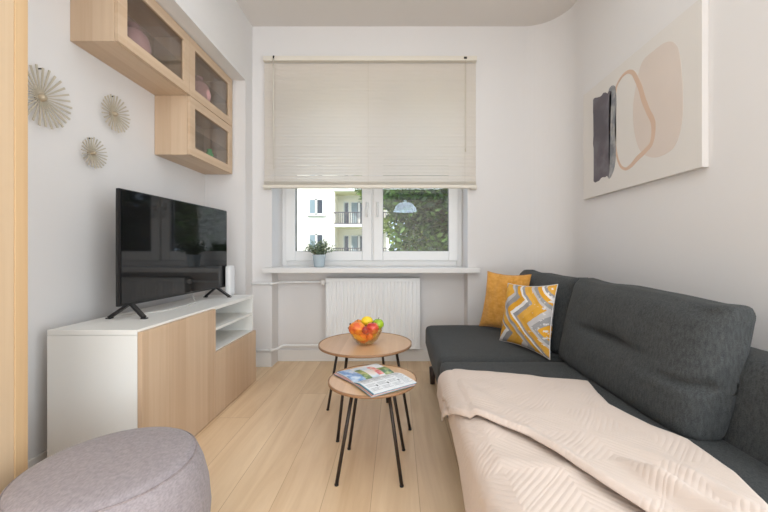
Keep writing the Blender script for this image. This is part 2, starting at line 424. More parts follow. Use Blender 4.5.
def sph(c, r, sx=1, sy=1, sz=1, dimple=0, seg=20, rot=None):
    bm = bmesh.new(); prof = []
    n = 12
    for i in range(n+1):
        t = PI*i/n
        rr = r*math.sin(t); z = -r*math.cos(t)
        if dimple: z -= dimple*r*math.exp(-(rr/(0.35*r))**2)*(1 if z > 0 else -0.6)
        prof.append((0 if i in (0, n) else rr, z*sz))
    lathe(bm, prof, (0, 0, 0), seg, sx, sy)
    if rot: bmesh.ops.rotate(bm, cent=(0, 0, 0), matrix=Matrix.Rotation(rot[0], 3, rot[1]), verts=bm.verts)
    bmesh.ops.translate(bm, vec=Vector(c), verts=bm.verts)
    return bm

def nz(x, y, z, s=1.0):
    return noise.noise(Vector((x*s, y*s, z*s)))

CAM_Z = 0.98

# ------------------------------------------------------------------ setting
XL, XP, XR = -1.553, -1.226, 1.37        # recessed left wall, pier/soffit plane, right wall
YB, YN, YW = 3.02, 3.177, 3.29           # back wall, radiator niche back, window plane
YE = 2.88                                # end of the left recess
ZC = 2.885
RX0, RX1 = -1.06, 0.60                   # window recess
YR = -2.6
ZF = 2.36

struct('floor', B(XL-0.1, XR+0.1, YR-0.1, 3.45, -0.12, 0), M['floor'], 'light oak plank floor')
struct('ceiling', B(XL-0.1, XR+0.1, YR-0.1, 3.5, ZC, ZC+0.15), M['ceiling'], 'plain off-white ceiling')
bm = bmesh.new()
box(bm, XP-0.01, RX0, YB, 3.45, 0, ZC)
box(bm, RX1, XR+0.1, YB, 3.45, 0, ZC)
box(bm, RX0, RX1, YB, 3.45, 2.46, ZC)
box(bm, RX0, RX1, YN, 3.45, 0, 0.795)
r = 0.30; pts = [(XR, YB)]
for k in range(17):
    a = PI/2*k/16
    pts.append((XR-r+r*math.cos(a), YB-r+r*math.sin(a)))
prism(bm, pts, 0, ZC)
wb = struct('wall_back', bm, M['wall'], 'white back wall with window recess and rounded right corner')
bm = bmesh.new()
box(bm, XL-0.1, XL, YR-0.1, 3.45, 0, ZC)
box(bm, XL, XP, YE, 3.45, 0, ZC)
box(bm, XL, XP, YR, YE, ZF, ZC)
struct('wall_left', bm, M['wall'], 'white left wall with shallow recess, soffit and pier')
struct('wall_right', B(XR, XR+0.1, YR-0.1, YB, 0, ZC), M['wall'], 'plain white right wall')
struct('wall_rear', B(XL, XR, YR-0.1, YR, 0, ZC), M['wall'], 'plain white wall behind the viewpoint')
def baseboard(name, *b):
    struct(name, B(*b), M['trim'], bevel=0.003)
baseboard('baseboard_left', XL, XL+0.014, YR, YE, 0, 0.10)
baseboard('baseboard_pier', XP, RX0, YB-0.014, YB, 0, 0.125)
baseboard('baseboard_niche', RX0, RX1, YN-0.014, YN, 0, 0.10)
baseboard('baseboard_back', RX1, 1.07, YB-0.014, YB, 0, 0.10)
baseboard('baseboard_right', XR-0.014, XR, YR, 2.72, 0, 0.10)

# window
zb, zt = 0.840, 2.46
w = bpy.data.objects.new('window_1', None); C.objects.link(w); w['kind'] = 'structure'; w['label'] = 'white double casement window'
w.location = (-0.23, YW, zb)
bm = bmesh.new()
def ring(bm, x0, x1, z0, z1, t, y0, y1):
    box(bm, x0, x0+t, y0, y1, z0, z1); box(bm, x1-t, x1, y0, y1, z0, z1)
    box(bm, x0+t, x1-t, y0, y1, z0, z0+t); box(bm, x0+t, x1-t, y0, y1, z1-t, z1)
ring(bm, RX0, RX1, zb, zt, 0.050, YW, YW+0.08)
xm = -0.226
box(bm, xm-0.03, xm+0.03, YW+0.005, YW+0.08, zb+0.05, zt-0.05)
obj('window_frame', bm, M['pvc'], w, bevel=0.004)
for (x0, x1, hs) in ((RX0+0.036, xm-0.008, 1), (xm+0.008, RX1-0.036, -1)):
    bm = bmesh.new(); t = 0.088
    ring(bm, x0, x1, zb+0.05, zt-0.036, t, YW-0.022, YW+0.045)
    sash = obj('window_sash', bm, M['pvc'], w, bevel=0.006)
    bm = bmesh.new(); ring(bm, x0+t-0.004, x1-t+0.004, zb+0.05+t-0.004, zt-0.036-t+0.004, 0.007, YW-0.004, YW+0.03)
    obj('gasket', bm, M['gasket'], sash)
    obj('pane', B(x0+t, x1-t, YW+0.008, YW+0.012, zb+0.05+t, zt-0.036-t), M['glass'], sash)
    bm = bmesh.new(); hx = (x1-t/2+0.004) if hs > 0 else (x0+t/2-0.004)
    box(bm, hx-0.013, hx+0.013, YW-0.03, YW-0.021, 1.36, 1.43)
    tube(bm, [(hx, YW-0.03, 1.395), (hx, YW-0.05, 1.395), (hx, YW-0.056, 1.385), (hx, YW-0.056, 1.29)], [0.009, 0.008, 0.008, 0.010], 8)
    obj('handle', bm, M['pvc'], sash, smooth=True)
bm = bmesh.new()
box(bm, -1.111, 0.685, 2.925, YB, 0.797, 0.840); box(bm, RX0, RX1, YB-0.001, YW, 0.797, 0.840)
struct('window_sill', bm, M['trim'], 'white windowsill board', bevel=0.006)

# ------------------------------------------------------------------ outside
GZ = -6.5
bt = thing('apartment_building', 'cream sunlit apartment building with balconies seen through the left pane', 'building', (-8, 28, GZ))
FY = 28.0
def fx(px): return (px-397)*FY/356
def fz(py): return CAM_Z-(py-251)*FY/356
bm = bmesh.new()
box(bm, -26, fx(335), FY, FY+10, GZ, 9.5)
box(bm, fx(335), fx(388), FY+1.3, FY+10, GZ, 9.5)
obj('wall', bm, M['facade'], bt)
obj('roof', B(-26.5, fx(388)+.5, FY-0.5, FY+10.5, 9.5, 9.9), M['facade_w'], bt)
bm = bmesh.new(); box(bm, fx(386), fx(390), FY-0.1, FY+1.3, GZ, 9.5)
obj('end_pier', bm, M['facade_w'], bt)
def out_window(x0, x1, z0, z1, y, panes=2):
    b = bmesh.new(); n = panes; wd = (x1-x0)/n
    ring(b, x0, x1, z0, z1, 0.08, y-0.06, y+0.02)
    for i in range(1, n): box(b, x0+wd*i-0.09, x0+wd*i+0.09, y-0.06, y+0.02, z0, z1)
    o = obj('window', b, M['facade_w'], bt)
    obj('pane', B(x0+.05, x1-.05, y-0.03, y-0.02, z0+.05, z1-.05), M['pane_out'], o)
    obj('curtain', B(x0+.09, x0+wd*(.8 if panes == 2 else .3), y-0.045, y-0.035, z0+.08, z1-.08), M['curtain'], o)
    obj('ledge', B(x0-.15, x1+.15, y-0.15, y, z0-.12, z0-.02), M['facade_w'], o)
PIT = 35*FY/356
for k in range(-2, 3):
    z = k*PIT
    for dx in (0, -5.6, -11.2):
        out_window(fx(309)+dx, fx(323.5)+dx, fz(214.5)+z, fz(199)+z, FY, 2)
    out_window(fx(341), fx(347), fz(226)+z, fz(199.5)+z, FY+1.3, 1)
    out_window(fx(348.5), fx(366), fz(226)+z, fz(199.5)+z, FY+1.3, 2)
    s = fz(227.5)+z
    sl = obj('balcony_slab', B(fx(334.5), fx(388), FY-0.7, FY+1.3, s, s+0.22), M['facade_w'], bt)
    obj('balcony_underside', B(fx(335), fx(387), FY-0.6, FY+1.3, s-0.03, s), M['facade_y'], sl)
    bm = bmesh.new()
    ztop = s+1.15
    box(bm, fx(335), fx(387), FY-0.66, FY-0.60, ztop-0.06, ztop)
    box(bm, fx(335), fx(387), FY-0.66, FY-0.62, s+0.25, s+0.31)
    x = fx(335)
    while x < fx(387): box(bm, x, x+0.05, FY-0.65, FY-0.62, s+0.2, ztop); x += 0.16
    box(bm, fx(335), fx(335)+.05, FY-0.66, FY, ztop-.06, ztop)
    obj('balcony_railing', bm, M['rail'], sl)
struct('ground_outside', B(-30, 30, 4.2, 60, GZ-0.3, GZ), M['grass'], 'lawn outside the building')

def tree(name, label, x, y, blobs, mat, n, ls, trunk=True, group=None):
    t = thing(name, label, 'tree', (x, y, GZ), 0, group)
    bm = bmesh.new(); rnd = random.Random(int(x*100+y*7+n))
    tot = sum(b[3]**2 for b in blobs)
    for (bx, by, bz, br) in blobs:
        for i in range(int(n*br*br/tot)):
            while True:
                d = Vector((rnd.uniform(-1, 1), rnd.uniform(-1, 1), rnd.uniform(-1, 1)))
                if 0.05 < d.length < 1: break
            d = d.normalized()*(0.55+0.45*rnd.random()**0.5)
            c = Vector((bx, by, bz))+d*br*(1+0.25*nz(d.x*3+bx, d.y*3, d.z*3+bz))
            a = Vector((rnd.uniform(-1, 1), rnd.uniform(-1, 1), rnd.uniform(-.6, .6))).normalized()
            b2 = a.cross(Vector((rnd.uniform(-1, 1), rnd.uniform(-1, 1), rnd.uniform(-1, 1)))).normalized()
            s = ls*rnd.uniform(0.6, 1.3)
            vs = [bm.verts.new(c+a*s), bm.verts.new(c+b2*s*0.45+a*s*.1), bm.verts.new(c-a*s), bm.verts.new(c-b2*s*0.45+a*s*.1)]
            bm.faces.new(vs)
    obj('foliage', bm, mat, t, recalc=False)
    bm = bmesh.new()
    top = max(b[2] for b in blobs)
    tube(bm, [(x, y, GZ), (x+.05, y, GZ+2.5), (x-.1, y+.1, (GZ+top)/2), (x+.1, y, top-.5)], [.28, .22, .16, .05], 10)
    for (bx, by, bz, br) in blobs:
        z0 = max(GZ+2.0, bz-br*1.3)
        tube(bm, [(x, y, z0), ((x+bx)/2, (y+by)/2, (z0+bz)/2-.1), (bx, by, bz)], [.10, .07, .02], 6)
    obj('trunk', bm, M['bark'], t, smooth=True)
tree('leafy_tree', 'dark leafy tree close outside the right window pane', 2.6, 13.3,
     [(0.9, 13.2, 3.4, 1.6), (2.9, 13.6, 3.6, 2.2), (1.1, 13.4, 0.9, 1.35), (3.2, 14, 0.6, 2.0), (5.0, 13.8, 2.2, 2.0), (1.6, 13.3, -1.6, 1.9), (4.3, 13.6, -2.2, 2.2), (2.2, 13.5, 5.4, 2.0), (0.7, 13.3, 3.0, 1.2)], M['foliage'], 26000, 0.14)
tree('spreading_tree', 'brighter yellow-green tree behind the dark leafy tree', 1.6, 20.5,
     [(0.9, 20.4, 2.6, 1.7), (0.7, 20.2, -0.4, 1.6), (3.2, 20.5, 3.8, 2.6), (3.4, 20.6, 0.2, 2.5), (-1.0, 20.2, 4.9, 1.5), (2.2, 20.2, -3.2, 2.6), (0.5, 20.2, 5.6, 2.0), (3.6, 20.4, 2.0, 2.3)], M['foliage2'], 24000, 0.17)
tree('garden_tree', 'deep green tree farthest right outside the window', 12, 17.5,
     [(8.6, 18, 2.6, 2.2), (12, 17.5, 3.6, 3.0), (8.8, 17.5, -1.6, 2.2), (12.5, 17, -1.8, 3.0), (15.5, 17, 2.4, 3.0), (11, 18, 6.5, 2.5)], M['foliage3'], 20000, 0.22)

# ------------------------------------------------------------------ blind
bl = thing('venetian_blind', 'wide cream venetian blind lowered over the upper window', 'blind', (-0.23, 2.975, 1.5))
bx0, bx1 = -1.115, 0.665
obj('head_rail', B(bx0, bx1, 2.955, 3.0, 2.562, 2.602), M['blindrail'], bl, bevel=0.003)
bm = bmesh.new()
pitch, sw_, th = 0.0275, 0.029, math.radians(51.5)
z = 1.570
k = 0
while z < 2.545:
    hx_, hz_ = sw_/2*math.cos(th), sw_/2*math.sin(th)
    zz = z + 0.0012*nz(k*1.7, 0, 0)
    vs = []
    for j in range(5):
        u = -1+j/2; bow = 0.0014*(1-u*u)
        yy = 2.978+u*hx_+bow*math.sin(th); zv = zz-u*hz_+bow*math.cos(th)
        vs.append((bm.verts.new((bx0+0.006, yy, zv)), bm.verts.new((bx1-0.006, yy, zv))))
    for a, b in zip(vs, vs[1:]): bm.faces.new((a[0], a[1], b[1], b[0]))
    z += pitch; k += 1
obj('slats', bm, M['slat'], bl, smooth=True)
bm = bmesh.new(); z = 1.532
for q in range(7):
    box(bm, bx0+0.006, bx1-0.006, 2.963, 2.992, z, z+0.0022); z += 0.0042
obj('stacked_slats', bm, M['blindrail'], bl)
obj('bottom_rail', B(bx0, bx1, 2.958, 2.995, 1.505, 1.530), M['blindrail'], bl, bevel=0.003)
for x in (bx0+0.10, -0.24, bx1-0.10):
    bm = bmesh.new()
    for yy in (2.960, 2.996): tube(bm, [(x, yy, 1.53), (x, yy, 2.57)], 0.0009, 5)
    obj('ladder_cord', bm, M['cord'], bl)
bm = bmesh.new(); tube(bm, [(-1.022, 2.945, 2.58), (-1.022, 2.943, 2.40), (-1.020, 2.943, 1.66)], 0.0042, 8)
wd_ = obj('tilt_wand', bm, M['blindrail'], bl, smooth=True)
bm = bmesh.new(); tube(bm, [(-1.022, 2.958, 2.598), (-1.022, 2.943, 2.590), (-1.022, 2.943, 2.572)], 0.006, 8)
obj('wand_hook', bm, M['darkmetal'], wd_)
bm = bmesh.new()
for dx in (0, .006): tube(bm, [(0.565+dx, 2.948, 2.56), (0.565+dx, 2.948, 1.83)], 0.0013, 5)
lathe(bm, [(0, 0), (.006, .003), (.004, .03), (0, .032)], (0.568, 2.948, 1.80), 10)
cd = obj('lift_cord', bm, M['cord'], bl)
bm = bmesh.new(); box(bm, 0.555, 0.580, 2.948, 2.956, 2.575, 2.59)
obj('cord_lock', bm, M['darkmetal'], cd)
for x in (bx0-0.003, bx1-0.047):
    obj('hold_down_bracket', B(x, x+0.05, 2.972, 3.02, 1.498, 1.504), M['blindrail'], bl)

# ------------------------------------------------------------------ radiator + pipes
rd = thing('panel_radiator', 'white ribbed panel radiator below the windowsill', 'radiator', (-0.205, 3.10, 0.135))
rx0, rx1, rz0, rz1, ry = -0.615, 0.197, 0.135, 0.748, 3.065
bm = bmesh.new()
nr = 25; w1 = (rx1-rx0-0.03)/nr
prof = [(rx0, ry+0.004), (rx0+0.012, ry)]
for i in range(nr):
    x = rx0+0.015+i*w1
    prof += [(x+w1*0.10, ry), (x+w1*0.22, ry+0.006), (x+w1*0.42, ry+0.006), (x+w1*0.54, ry)]
prof += [(rx1-0.012, ry), (rx1, ry+0.004)]
zs = [rz0, rz0+0.03, rz0+0.05, rz1-0.05, rz1-0.03, rz1-0.004]
def ry_at(y, z):
    flat = 1 if (z < rz0+0.031 or z > rz1-0.031) else 0
    return ry if flat else y
rows = [[bm.verts.new((x, ry_at(y, z), z)) for (x, y) in prof] for z in zs]
for a, b in zip(rows, rows[1:]):
    for i in range(len(prof)-1): bm.faces.new((a[i], a[i+1], b[i+1], b[i]))
obj('front_panel', bm, M['enamel'], rd)
bm = bmesh.new()
bm.free()
for xs_ in (rx0, rx1-.003): obj('side_cover', B(xs_, xs_+0.003, ry+0.002, 3.150, rz0, rz1), M['enamel'], rd)
obj('rear_panel', B(rx0+.003, rx1-.003, 3.135, 3.150, rz0, rz1-.01), M['enamel'], rd)
bm = bmesh.new()
i = rx0+0.01
while i < rx1-0.02:
    box(bm, i, i+0.012, ry+0.008, 3.135, rz1-0.004, rz1); i += 0.02
box(bm, rx0, rx1, ry, ry+0.01, rz1-0.006, rz1); box(bm, rx0, rx1, 3.125, 3.135, rz1-0.006, rz1)
obj('top_grille', bm, M['enamel'], rd)
obj('convector_core', B(rx0+.02, rx1-.02, ry+0.02, 3.12, rz0+.03, rz1-.03), M['radcore'], rd)
bm = bmesh.new()
tube(bm, [(rx0+.002, 3.105, 0.712), (rx0-.035, 3.105, 0.712)], 0.011, 12)
tube(bm, [(rx0-.012, 3.105, 0.712), (rx0-.02, 3.105, 0.712), (rx0-.045, 3.105, 0.712), (rx0-.05, 3.105, .712)], [0.015, 0.019, 0.019, .014], 14)
lathe(bm, [(0, -.03), (.017, -.028), (.019, -.01), (.017, .01), (.011, .014), (0, .014)], (rx0-.03, 3.105, 0.712), 14)
v = obj('valve', bm, M['pvc'], rd, smooth=True)
hp = thing('heating_pipe', 'white upper heating pipe running from the pier to the radiator valve', 'pipe', (-1.1, 2.99, 0.708))
bm = bmesh.new()
tube(bm, [(XP+.002, 2.995, 0.705), (-1.10, 2.995, 0.706), (-1.06, 2.995, 0.706), (-1.03, 3.01, .707), (-1.01, 3.09, .709), (-0.985, 3.105, .710), (-0.95, 3.105, .711), (rx0-.05, 3.105, .712)], 0.0095, 12)
obj('pipe', bm, M['enamel'], hp, smooth=True)
bm = bmesh.new(); tube(bm, [(-1.075, 2.995, .706), (-1.045, 2.995, .706)], .013, 12)
obj('coupling', bm, M['enamel'], hp, smooth=True)
hp2 = thing('heating_pipe', 'white lower heating pipe running just above the baseboard', 'pipe', (-1.1, 2.99, 0.15))
bm = bmesh.new()
tube(bm, [(XP+.002, 2.99, 0.148), (-1.10, 2.99, 0.148), (-1.05, 2.99, 0.148), (-1.02, 3.01, .15), (-1.0, 3.09, .155), (-0.975, 3.11, .156), (-0.94, 3.11, .156), (-0.66, 3.11, .157), (-0.64, 3.11, .158), (-.60, 3.11, .165)], 0.0105, 12)
obj('pipe', bm, M['enamel'], hp2, smooth=True)
bm = bmesh.new(); tube(bm, [(-1.07, 2.99, .148), (-1.04, 2.99, .148)], .014, 12)
obj('coupling', bm, M['enamel'], hp2, smooth=True)

# ------------------------------------------------------------------ plant on the sill
pl = thing('potted_plant', 'small grey-green potted plant on the windowsill', 'plant', (-0.678, 3.10, 0.840))
bm = bmesh.new(); lathe(bm, [(0, 0), (.040, 0), (.043, .004), (.055, .098), (.058, .100), (.058, .108), (.052, .108), (.047, .09), (0, .09)], (-0.678, 3.10, 0.840), 28)
pot = obj('pot', bm, M['potmat'], pl, smooth=True)
bm = bmesh.new(); lathe(bm, [(0, .091), (.048, .092), (.0481, .088)], (-0.678, 3.10, 0.840), 20); obj('soil', bm, M['soil'], pl)
bs = bmesh.new(); bf = bmesh.new(); rnd = random.Random(3)
for i in range(60):
    a = rnd.uniform(0, 2*PI); lean = rnd.uniform(0.1, 1.0)*0.118; h = rnd.uniform(0.08, 0.185)*(1-0.35*lean/0.105)
    b0 = Vector((-0.678+.02*math.cos(a), 3.10+.02*math.sin(a), 0.925))
    tp = b0+Vector((lean*math.cos(a), lean*math.sin(a)*.7, h))
    mid = (b0+tp)/2+Vector((-.012*math.cos(a), -.012*math.sin(a), .02))
    tube(bs, [b0, mid, tp], [.0016, .0013, .0008], 5)
    for j in range(11):
        t = 0.25+0.75*j/10
        c = b0*(1-t)**2+mid*2*t*(1-t)+tp*t*t
        d = Vector((rnd.uniform(-1, 1), rnd.uniform(-1, 1), rnd.uniform(-.1, 1))).normalized()
        s = rnd.uniform(.014, .024); sd = d.cross(Vector((rnd.uniform(-1, 1), rnd.uniform(-1, 1), rnd.uniform(-1, 1)))).normalized()*s*.38
        e = c+d*s
        f = [bf.verts.new(c), bf.verts.new(c+d*s*.5+sd), bf.verts.new(e), bf.verts.new(c+d*s*.5-sd)]
        bf.faces.new(f)
obj('stems', bs, M['stem'], pl); obj('leaves', bf, M['leaf'], pl, recalc=False)

# ------------------------------------------------------------------ wardrobe, far left
WX, WY = -1.14, 1.10
wr = thing('wardrobe', 'tall light oak wardrobe at the left edge of the picture', 'wardrobe', (-1.34, 0.6, 0))
for ya_ in (0.0, WY-.03): obj('side_panel', B(XL+.02, WX-.022, ya_, ya_+.03, 0.0, 2.34), M['oak_side'], wr, bevel=0.001)
bm = bmesh.new(); box(bm, XL+.02, WX-.022, .03, WY-.03, 2.30, 2.34); box(bm, XL+.02, WX-.022, .03, WY-.03, .0, .06)
box(bm, XL+.02, XL+.03, .03, WY-.03, .06, 2.30)
obj('carcass', bm, M['oak_side'], wr)
obj('front_stile', B(WX-.022, WX, WY-.0375, WY, 0.0, 2.34), M['oak_edge'], wr, bevel=0.001)
dr = obj('door', B(WX-.022, WX-.002, 0.532, WY-.038, 0.06, 2.335), M['oak_wardrobe'], wr, bevel=0.0015)
dr = obj('door', B(WX-.022, WX-.002, 0.02, 0.531, 0.06, 2.335), M['oak_wardrobe'], wr, bevel=0.0015)

# ------------------------------------------------------------------ TV stand
FX, BX = -1.066, -1.462
y0, y1 = 1.487, 2.690
tv_ = thing('tv_stand', 'long low white media cabinet with oak fronts along the left wall', 'cabinet', (-1.26, 2.09, 0))
XI = FX-0.020
obj('top_panel', B(BX, XI, y0, y1, 0.628, 0.650), M['white'], tv_, bevel=0.0015)
obj('side_panel', B(BX, XI, y0, y0+.018, 0.0, 0.627), M['white'], tv_, bevel=0.001)
obj('side_panel', B(BX, XI, y1-.018, y1, 0.0, 0.627), M['white'], tv_, bevel=0.001)
ym = 2.095
obj('divider', B(BX+.01, XI-.001, ym-.012, ym+.012, 0.04, 0.627), M['white'], tv_)
obj('back_panel', B(BX, BX+.008, y0+.018, y1-.018, 0.02, 0.627), M['whitein'], tv_)
obj('bottom_panel', B(BX+.008, XI-.001, y0+.018, y1-.018, 0.01, 0.030), M['white'], tv_)
obj('shelf', B(BX+.008, XI-.004, ym+.012, y1-.018, 0.502, 0.518), M['white'], tv_)
obj('shelf', B(BX+.008, XI-.001, ym+.012, y1-.018, 0.372, 0.388), M['white'], tv_)
obj('door', B(XI+.001, FX, y0+.001, ym-.001, 0.004, 0.640), M['oak_v'], tv_, bevel=0.001)
obj('door', B(XI+.001, FX, ym+.002, 2.388, 0.004, 0.382), M['oak_v'], tv_, bevel=0.001)
obj('door', B(XI+.001, FX, 2.3895, y1-.001, 0.004, 0.382), M['oak_v'], tv_, bevel=0.001)

# ------------------------------------------------------------------ television
ang = math.atan2(0.044, 0.977)
tl = thing('television', 'flat black television with V-shaped feet on the white media cabinet', 'television', (-1.295, 2.160, 0.650), -ang)
W, H = 0.965, 0.563; zb_ = 0.065
obj('casing', rounded((0.012, W/2, H/2), 0.004, (2, 12, 8), lambda p, q: q+Vector((0, 0, zb_+H/2))), M['black'], tl, world=False)
obj('rear_housing', rounded((0.018, W*.40, H*.28), 0.01, (2, 8, 6), lambda p, q: q+Vector((-.026, 0, zb_+H*.36))), M['black'], tl, world=False)
obj('screen', B(.0121, .0136, -W/2+.006, W/2-.006, zb_+.014, zb_+H-.006), M['screen'], tl, world=False)
for s in (-0.405, 0.36):
    bm = bmesh.new(); k = -1 if s < 0 else 1
    for dx in (-.09, .085):
        a = Vector((0.0, s, zb_+.008)); b = Vector((dx, s+k*.02, .006))
        n_ = Vector((0, .011, 0)); d = (b-a).normalized(); u_ = d.cross(n_).normalized()*.006
        vs = []
        for c in (a, b): vs.append([bm.verts.new(c+n_+u_), bm.verts.new(c-n_+u_), bm.verts.new(c-n_-u_), bm.verts.new(c+n_-u_)])
        for q in range(4): bm.faces.new((vs[0][q], vs[0][(q+1) % 4], vs[1][(q+1) % 4], vs[1][q]))
        bm.faces.new(vs[0]); bm.faces.new(vs[1][::-1])
        box(bm, b.x-.012, b.x+.012, b.y-.011, b.y+.011, 0.0, .005)
    obj('foot', bm, M['black'], tl, world=False)
rt = obj('router', rounded((.02, .045, .11), .014, (4, 6, 8), lambda p, q: q+Vector((-1.235, 2.635, .762))), M['router'], smooth=True)
tag(rt, 'slim white router box standing behind the far end of the television', 'router')
bm = bmesh.new()
tube(bm, [(-1.33, 2.30, .74), (-1.32, 2.30, .70), (-1.27, 2.24, .656), (-1.25, 2.10, .6535), (-1.27, 1.95, .6535), (-1.33, 1.85, .6535), (-1.43, 1.80, .6535)], .0032, 7)
tag(obj('power_cable', bm, M['cable'], smooth=True), 'thin pale cable lying on the media cabinet under the television', 'cable')

# ------------------------------------------------------------------ wall cabinets
CX = -1.325; CB = XL+.001
def wall_cab(label, ya, yb, za, zbm):
    t = thing('wall_cabinet', label, 'cabinet', (CB+.11, (ya+yb)/2, za), 0, 'oak wall cabinets')
    xi = CX-.020
    for ya_ in (ya, yb-.018): obj('side_panel', B(CB, xi, ya_, ya_+.018, za, zbm), M['oak_side'], t, bevel=0.001)
    obj('bottom_panel', B(CB, xi, ya+.018, yb-.018, za, za+.018), M['oak_h'], t)
    obj('top_panel', B(CB, xi, ya+.018, yb-.018, zbm-.018, zbm), M['oak_h'], t)
    obj('back_panel', B(CB, CB+.006, ya+.018, yb-.018, za+.018, zbm-.018), M['oak_h'], t)
    g = .0018; f = .058
    bm = bmesh.new(); A_, B_, z0, z1 = ya+g, yb-g, za+g, zbm-g
    box(bm, xi+.002, CX, A_, A_+f, z0, z1); box(bm, xi+.002, CX, B_-f, B_, z0, z1)
    box(bm, xi+.002, CX, A_+f, B_-f, z0, z0+f); box(bm, xi+.002, CX, A_+f, B_-f, z1-f, z1)
    d = obj('door', bm, M['oak_frame'], t, bevel=0.001)
    obj('pane', B(CX-.014, CX-.011, A_+f, B_-f, z0+f, z1-f), M['glass_grey'], d)
    sh = obj('glass_shelf', B(CB+.006, xi-.012, ya+.018, yb-.018, (za+zbm)/2-.003, (za+zbm)/2+.003), M['glass_clear'], t)
    return t
yA, yM, yZ = 1.690, 2.278, 2.868
wall_cab('upper oak wall cabinet with glass door, nearest the viewer', yA, yM-.001, 1.977, 2.356)
wall_cab('upper oak wall cabinet with glass door, next to the window pier', yM, yZ, 1.977, 2.356)
wall_cab('lower oak wall cabinet with glass door, hanging below the far upper one', yM, yZ, 1.597, 1.976)
def vase(name, label, cat, x, y, z, prof, mat, parts=None):
    bm = bmesh.new(); lathe(bm, prof, (x, y, z), 24)
    return tag(obj(name, bm, mat, smooth=True), label, cat)
rv = [(0, 0), (.035, 0), (.06, .03), (.066, .07), (.055, .11), (.03, .135), (.022, .145), (.026, .155), (.02, .155), (.018, .14), (0, .138)]
vase('vase', 'round pink vase behind glass in the nearest upper wall cabinet', 'vase', -1.43, 1.93, 1.996, [(r_*1.25, z_*1.35) for r_, z_ in rv], M['pink'])
vase('vase', 'round pink vase behind glass in the far upper wall cabinet', 'vase', -1.41, 2.53, 1.996, [(r_*1.2, z_*1.4) for r_, z_ in rv], M['pink'])
vase('drinking_glass', 'clear glass beside the pink vase in the nearest upper cabinet', 'glass', -1.42, 2.09, 1.996, [(0, 0), (.026, 0), (.032, .11), (.030, .11), (.025, .006), (0, .006)], M['glass_clear'])
vase('vase', 'small green glass vase in the lower wall cabinet', 'vase', -1.37, 2.60, 1.616, [(0, 0), (.025, 0), (.03, .03), (.028, .07), (.015, .09), (.018, .105), (.014, .105), (.012, .09), (0, .088)], M['glass_green'])
vase('drinking_glass', 'clear glass beside the green vase in the lower wall cabinet', 'glass', -1.42, 2.74, 1.616, [(0, 0), (.026, 0), (.032, .11), (.030, .11), (.025, .006), (0, .006)], M['glass_clear'])

# ------------------------------------------------------------------ starburst decorations on left wall
def burst(label, y, z, r, n):
    t = thing('starburst_ornament', label, 'wall ornament', (XL, y, z), 0, 'starburst wall ornaments')
    for i in range(n):
        a = 2*PI*i/n+0.05; bm = bmesh.new()
        d = Vector((0, math.cos(a), math.sin(a))); s = Vector((0, -math.sin(a), math.cos(a)))
        rr = r*(1-.04*(i % 2))
        x0, x1 = XL+.016, XL+.030
        P = [(d*.012+s*.0012, d*.012-s*.0012), (d*rr*.97+s*.0042*r/.13, d*rr*.97-s*.0042*r/.13)]
        lo = []; hi = []
        for (a1, a2), xx in zip(P, (x0, x1)):
            base = Vector((xx, y, z))
            lo += [base+a1, base+a2]
            hi += [base+a1+Vector((.004, 0, 0)), base+a2+Vector((.004, 0, 0))]
        L = [bm.verts.new(q) for q in lo]; Hh = [bm.verts.new(q) for q in hi]
        for f in ((L[0], L[1], L[3], L[2]), (Hh[0], Hh[2], Hh[3], Hh[1]), (L[0], L[2], Hh[2], Hh[0]), (L[1], Hh[1], Hh[3], L[3]), (L[0], Hh[0], Hh[1], L[1]), (L[2], L[3], Hh[3], Hh[2])):
            bm.faces.new(f)
        obj('ray', bm, M['champagne'], t)
    bm = bmesh.new(); lathe(bm, [(0, 0), (r*.11, 0), (r*.13, .012), (r*.12, .03), (r*.06, .038), (0, .039)], (0, 0, 0), 18)
    bmesh.ops.rotate(bm, cent=(0, 0, 0), matrix=Matrix.Rotation(PI/2, 3, 'Y'), verts=bm.verts); bmesh.ops.translate(bm, vec=(XL, y, z), verts=bm.verts)
    obj('hub', bm, M['champagne_hub'], t, smooth=True)
    bm = bmesh.new(); tube(bm, [(XL, y, z+r*.93), (XL+.018, y, z+r*.93)], .0035, 8)
    obj('hanging_pin', bm, M['darkmetal'], t)
burst('largest champagne starburst ornament, beside the wardrobe', 1.536, 1.642, .134, 28)
burst('medium champagne starburst ornament, right of the largest one', 1.930, 1.723, .102, 26)
burst('smallest champagne starburst ornament, lowest of the three', 1.792, 1.473, .080, 24)

# ------------------------------------------------------------------ painting on right wall
py0, py1, pz0, pz1 = 1.565, 2.56, 1.350, 2.098
PXF = XR-.030
pt = thing('canvas_painting', 'wide cream abstract canvas painting with dark block on the right wall', 'painting', (XR, 2.06, pz0))
obj('canvas', B(PXF, XR-.001, py0, py1, pz0, pz1), [M['canvas']], pt, bevel=0.001)
for (a, b, c, d) in ((py0-.0012, py0, pz0, pz1), (py1, py1+.0012, pz0, pz1)):
    obj('wrapped_edge', B(PXF, XR-.001, a, b, c, d), M['canvas_side'], pt)
def paint(name, poly, mat, lift):
    bm = bmesh.new(); n = len(poly)
    a = [bm.verts.new((PXF-lift, py1-u, pz0+v_)) for u, v_ in poly]; b = [bm.verts.new((PXF+.001, py1-u, pz0+v_)) for u, v_ in poly]
    for i in range(n): bm.faces.new((a[i], a[(i+1) % n], b[(i+1) % n], b[i]))
    f = bm.faces.new(a); bmesh.ops.triangulate(bm, faces=[f])
    return obj(name, bm, mat, pt)
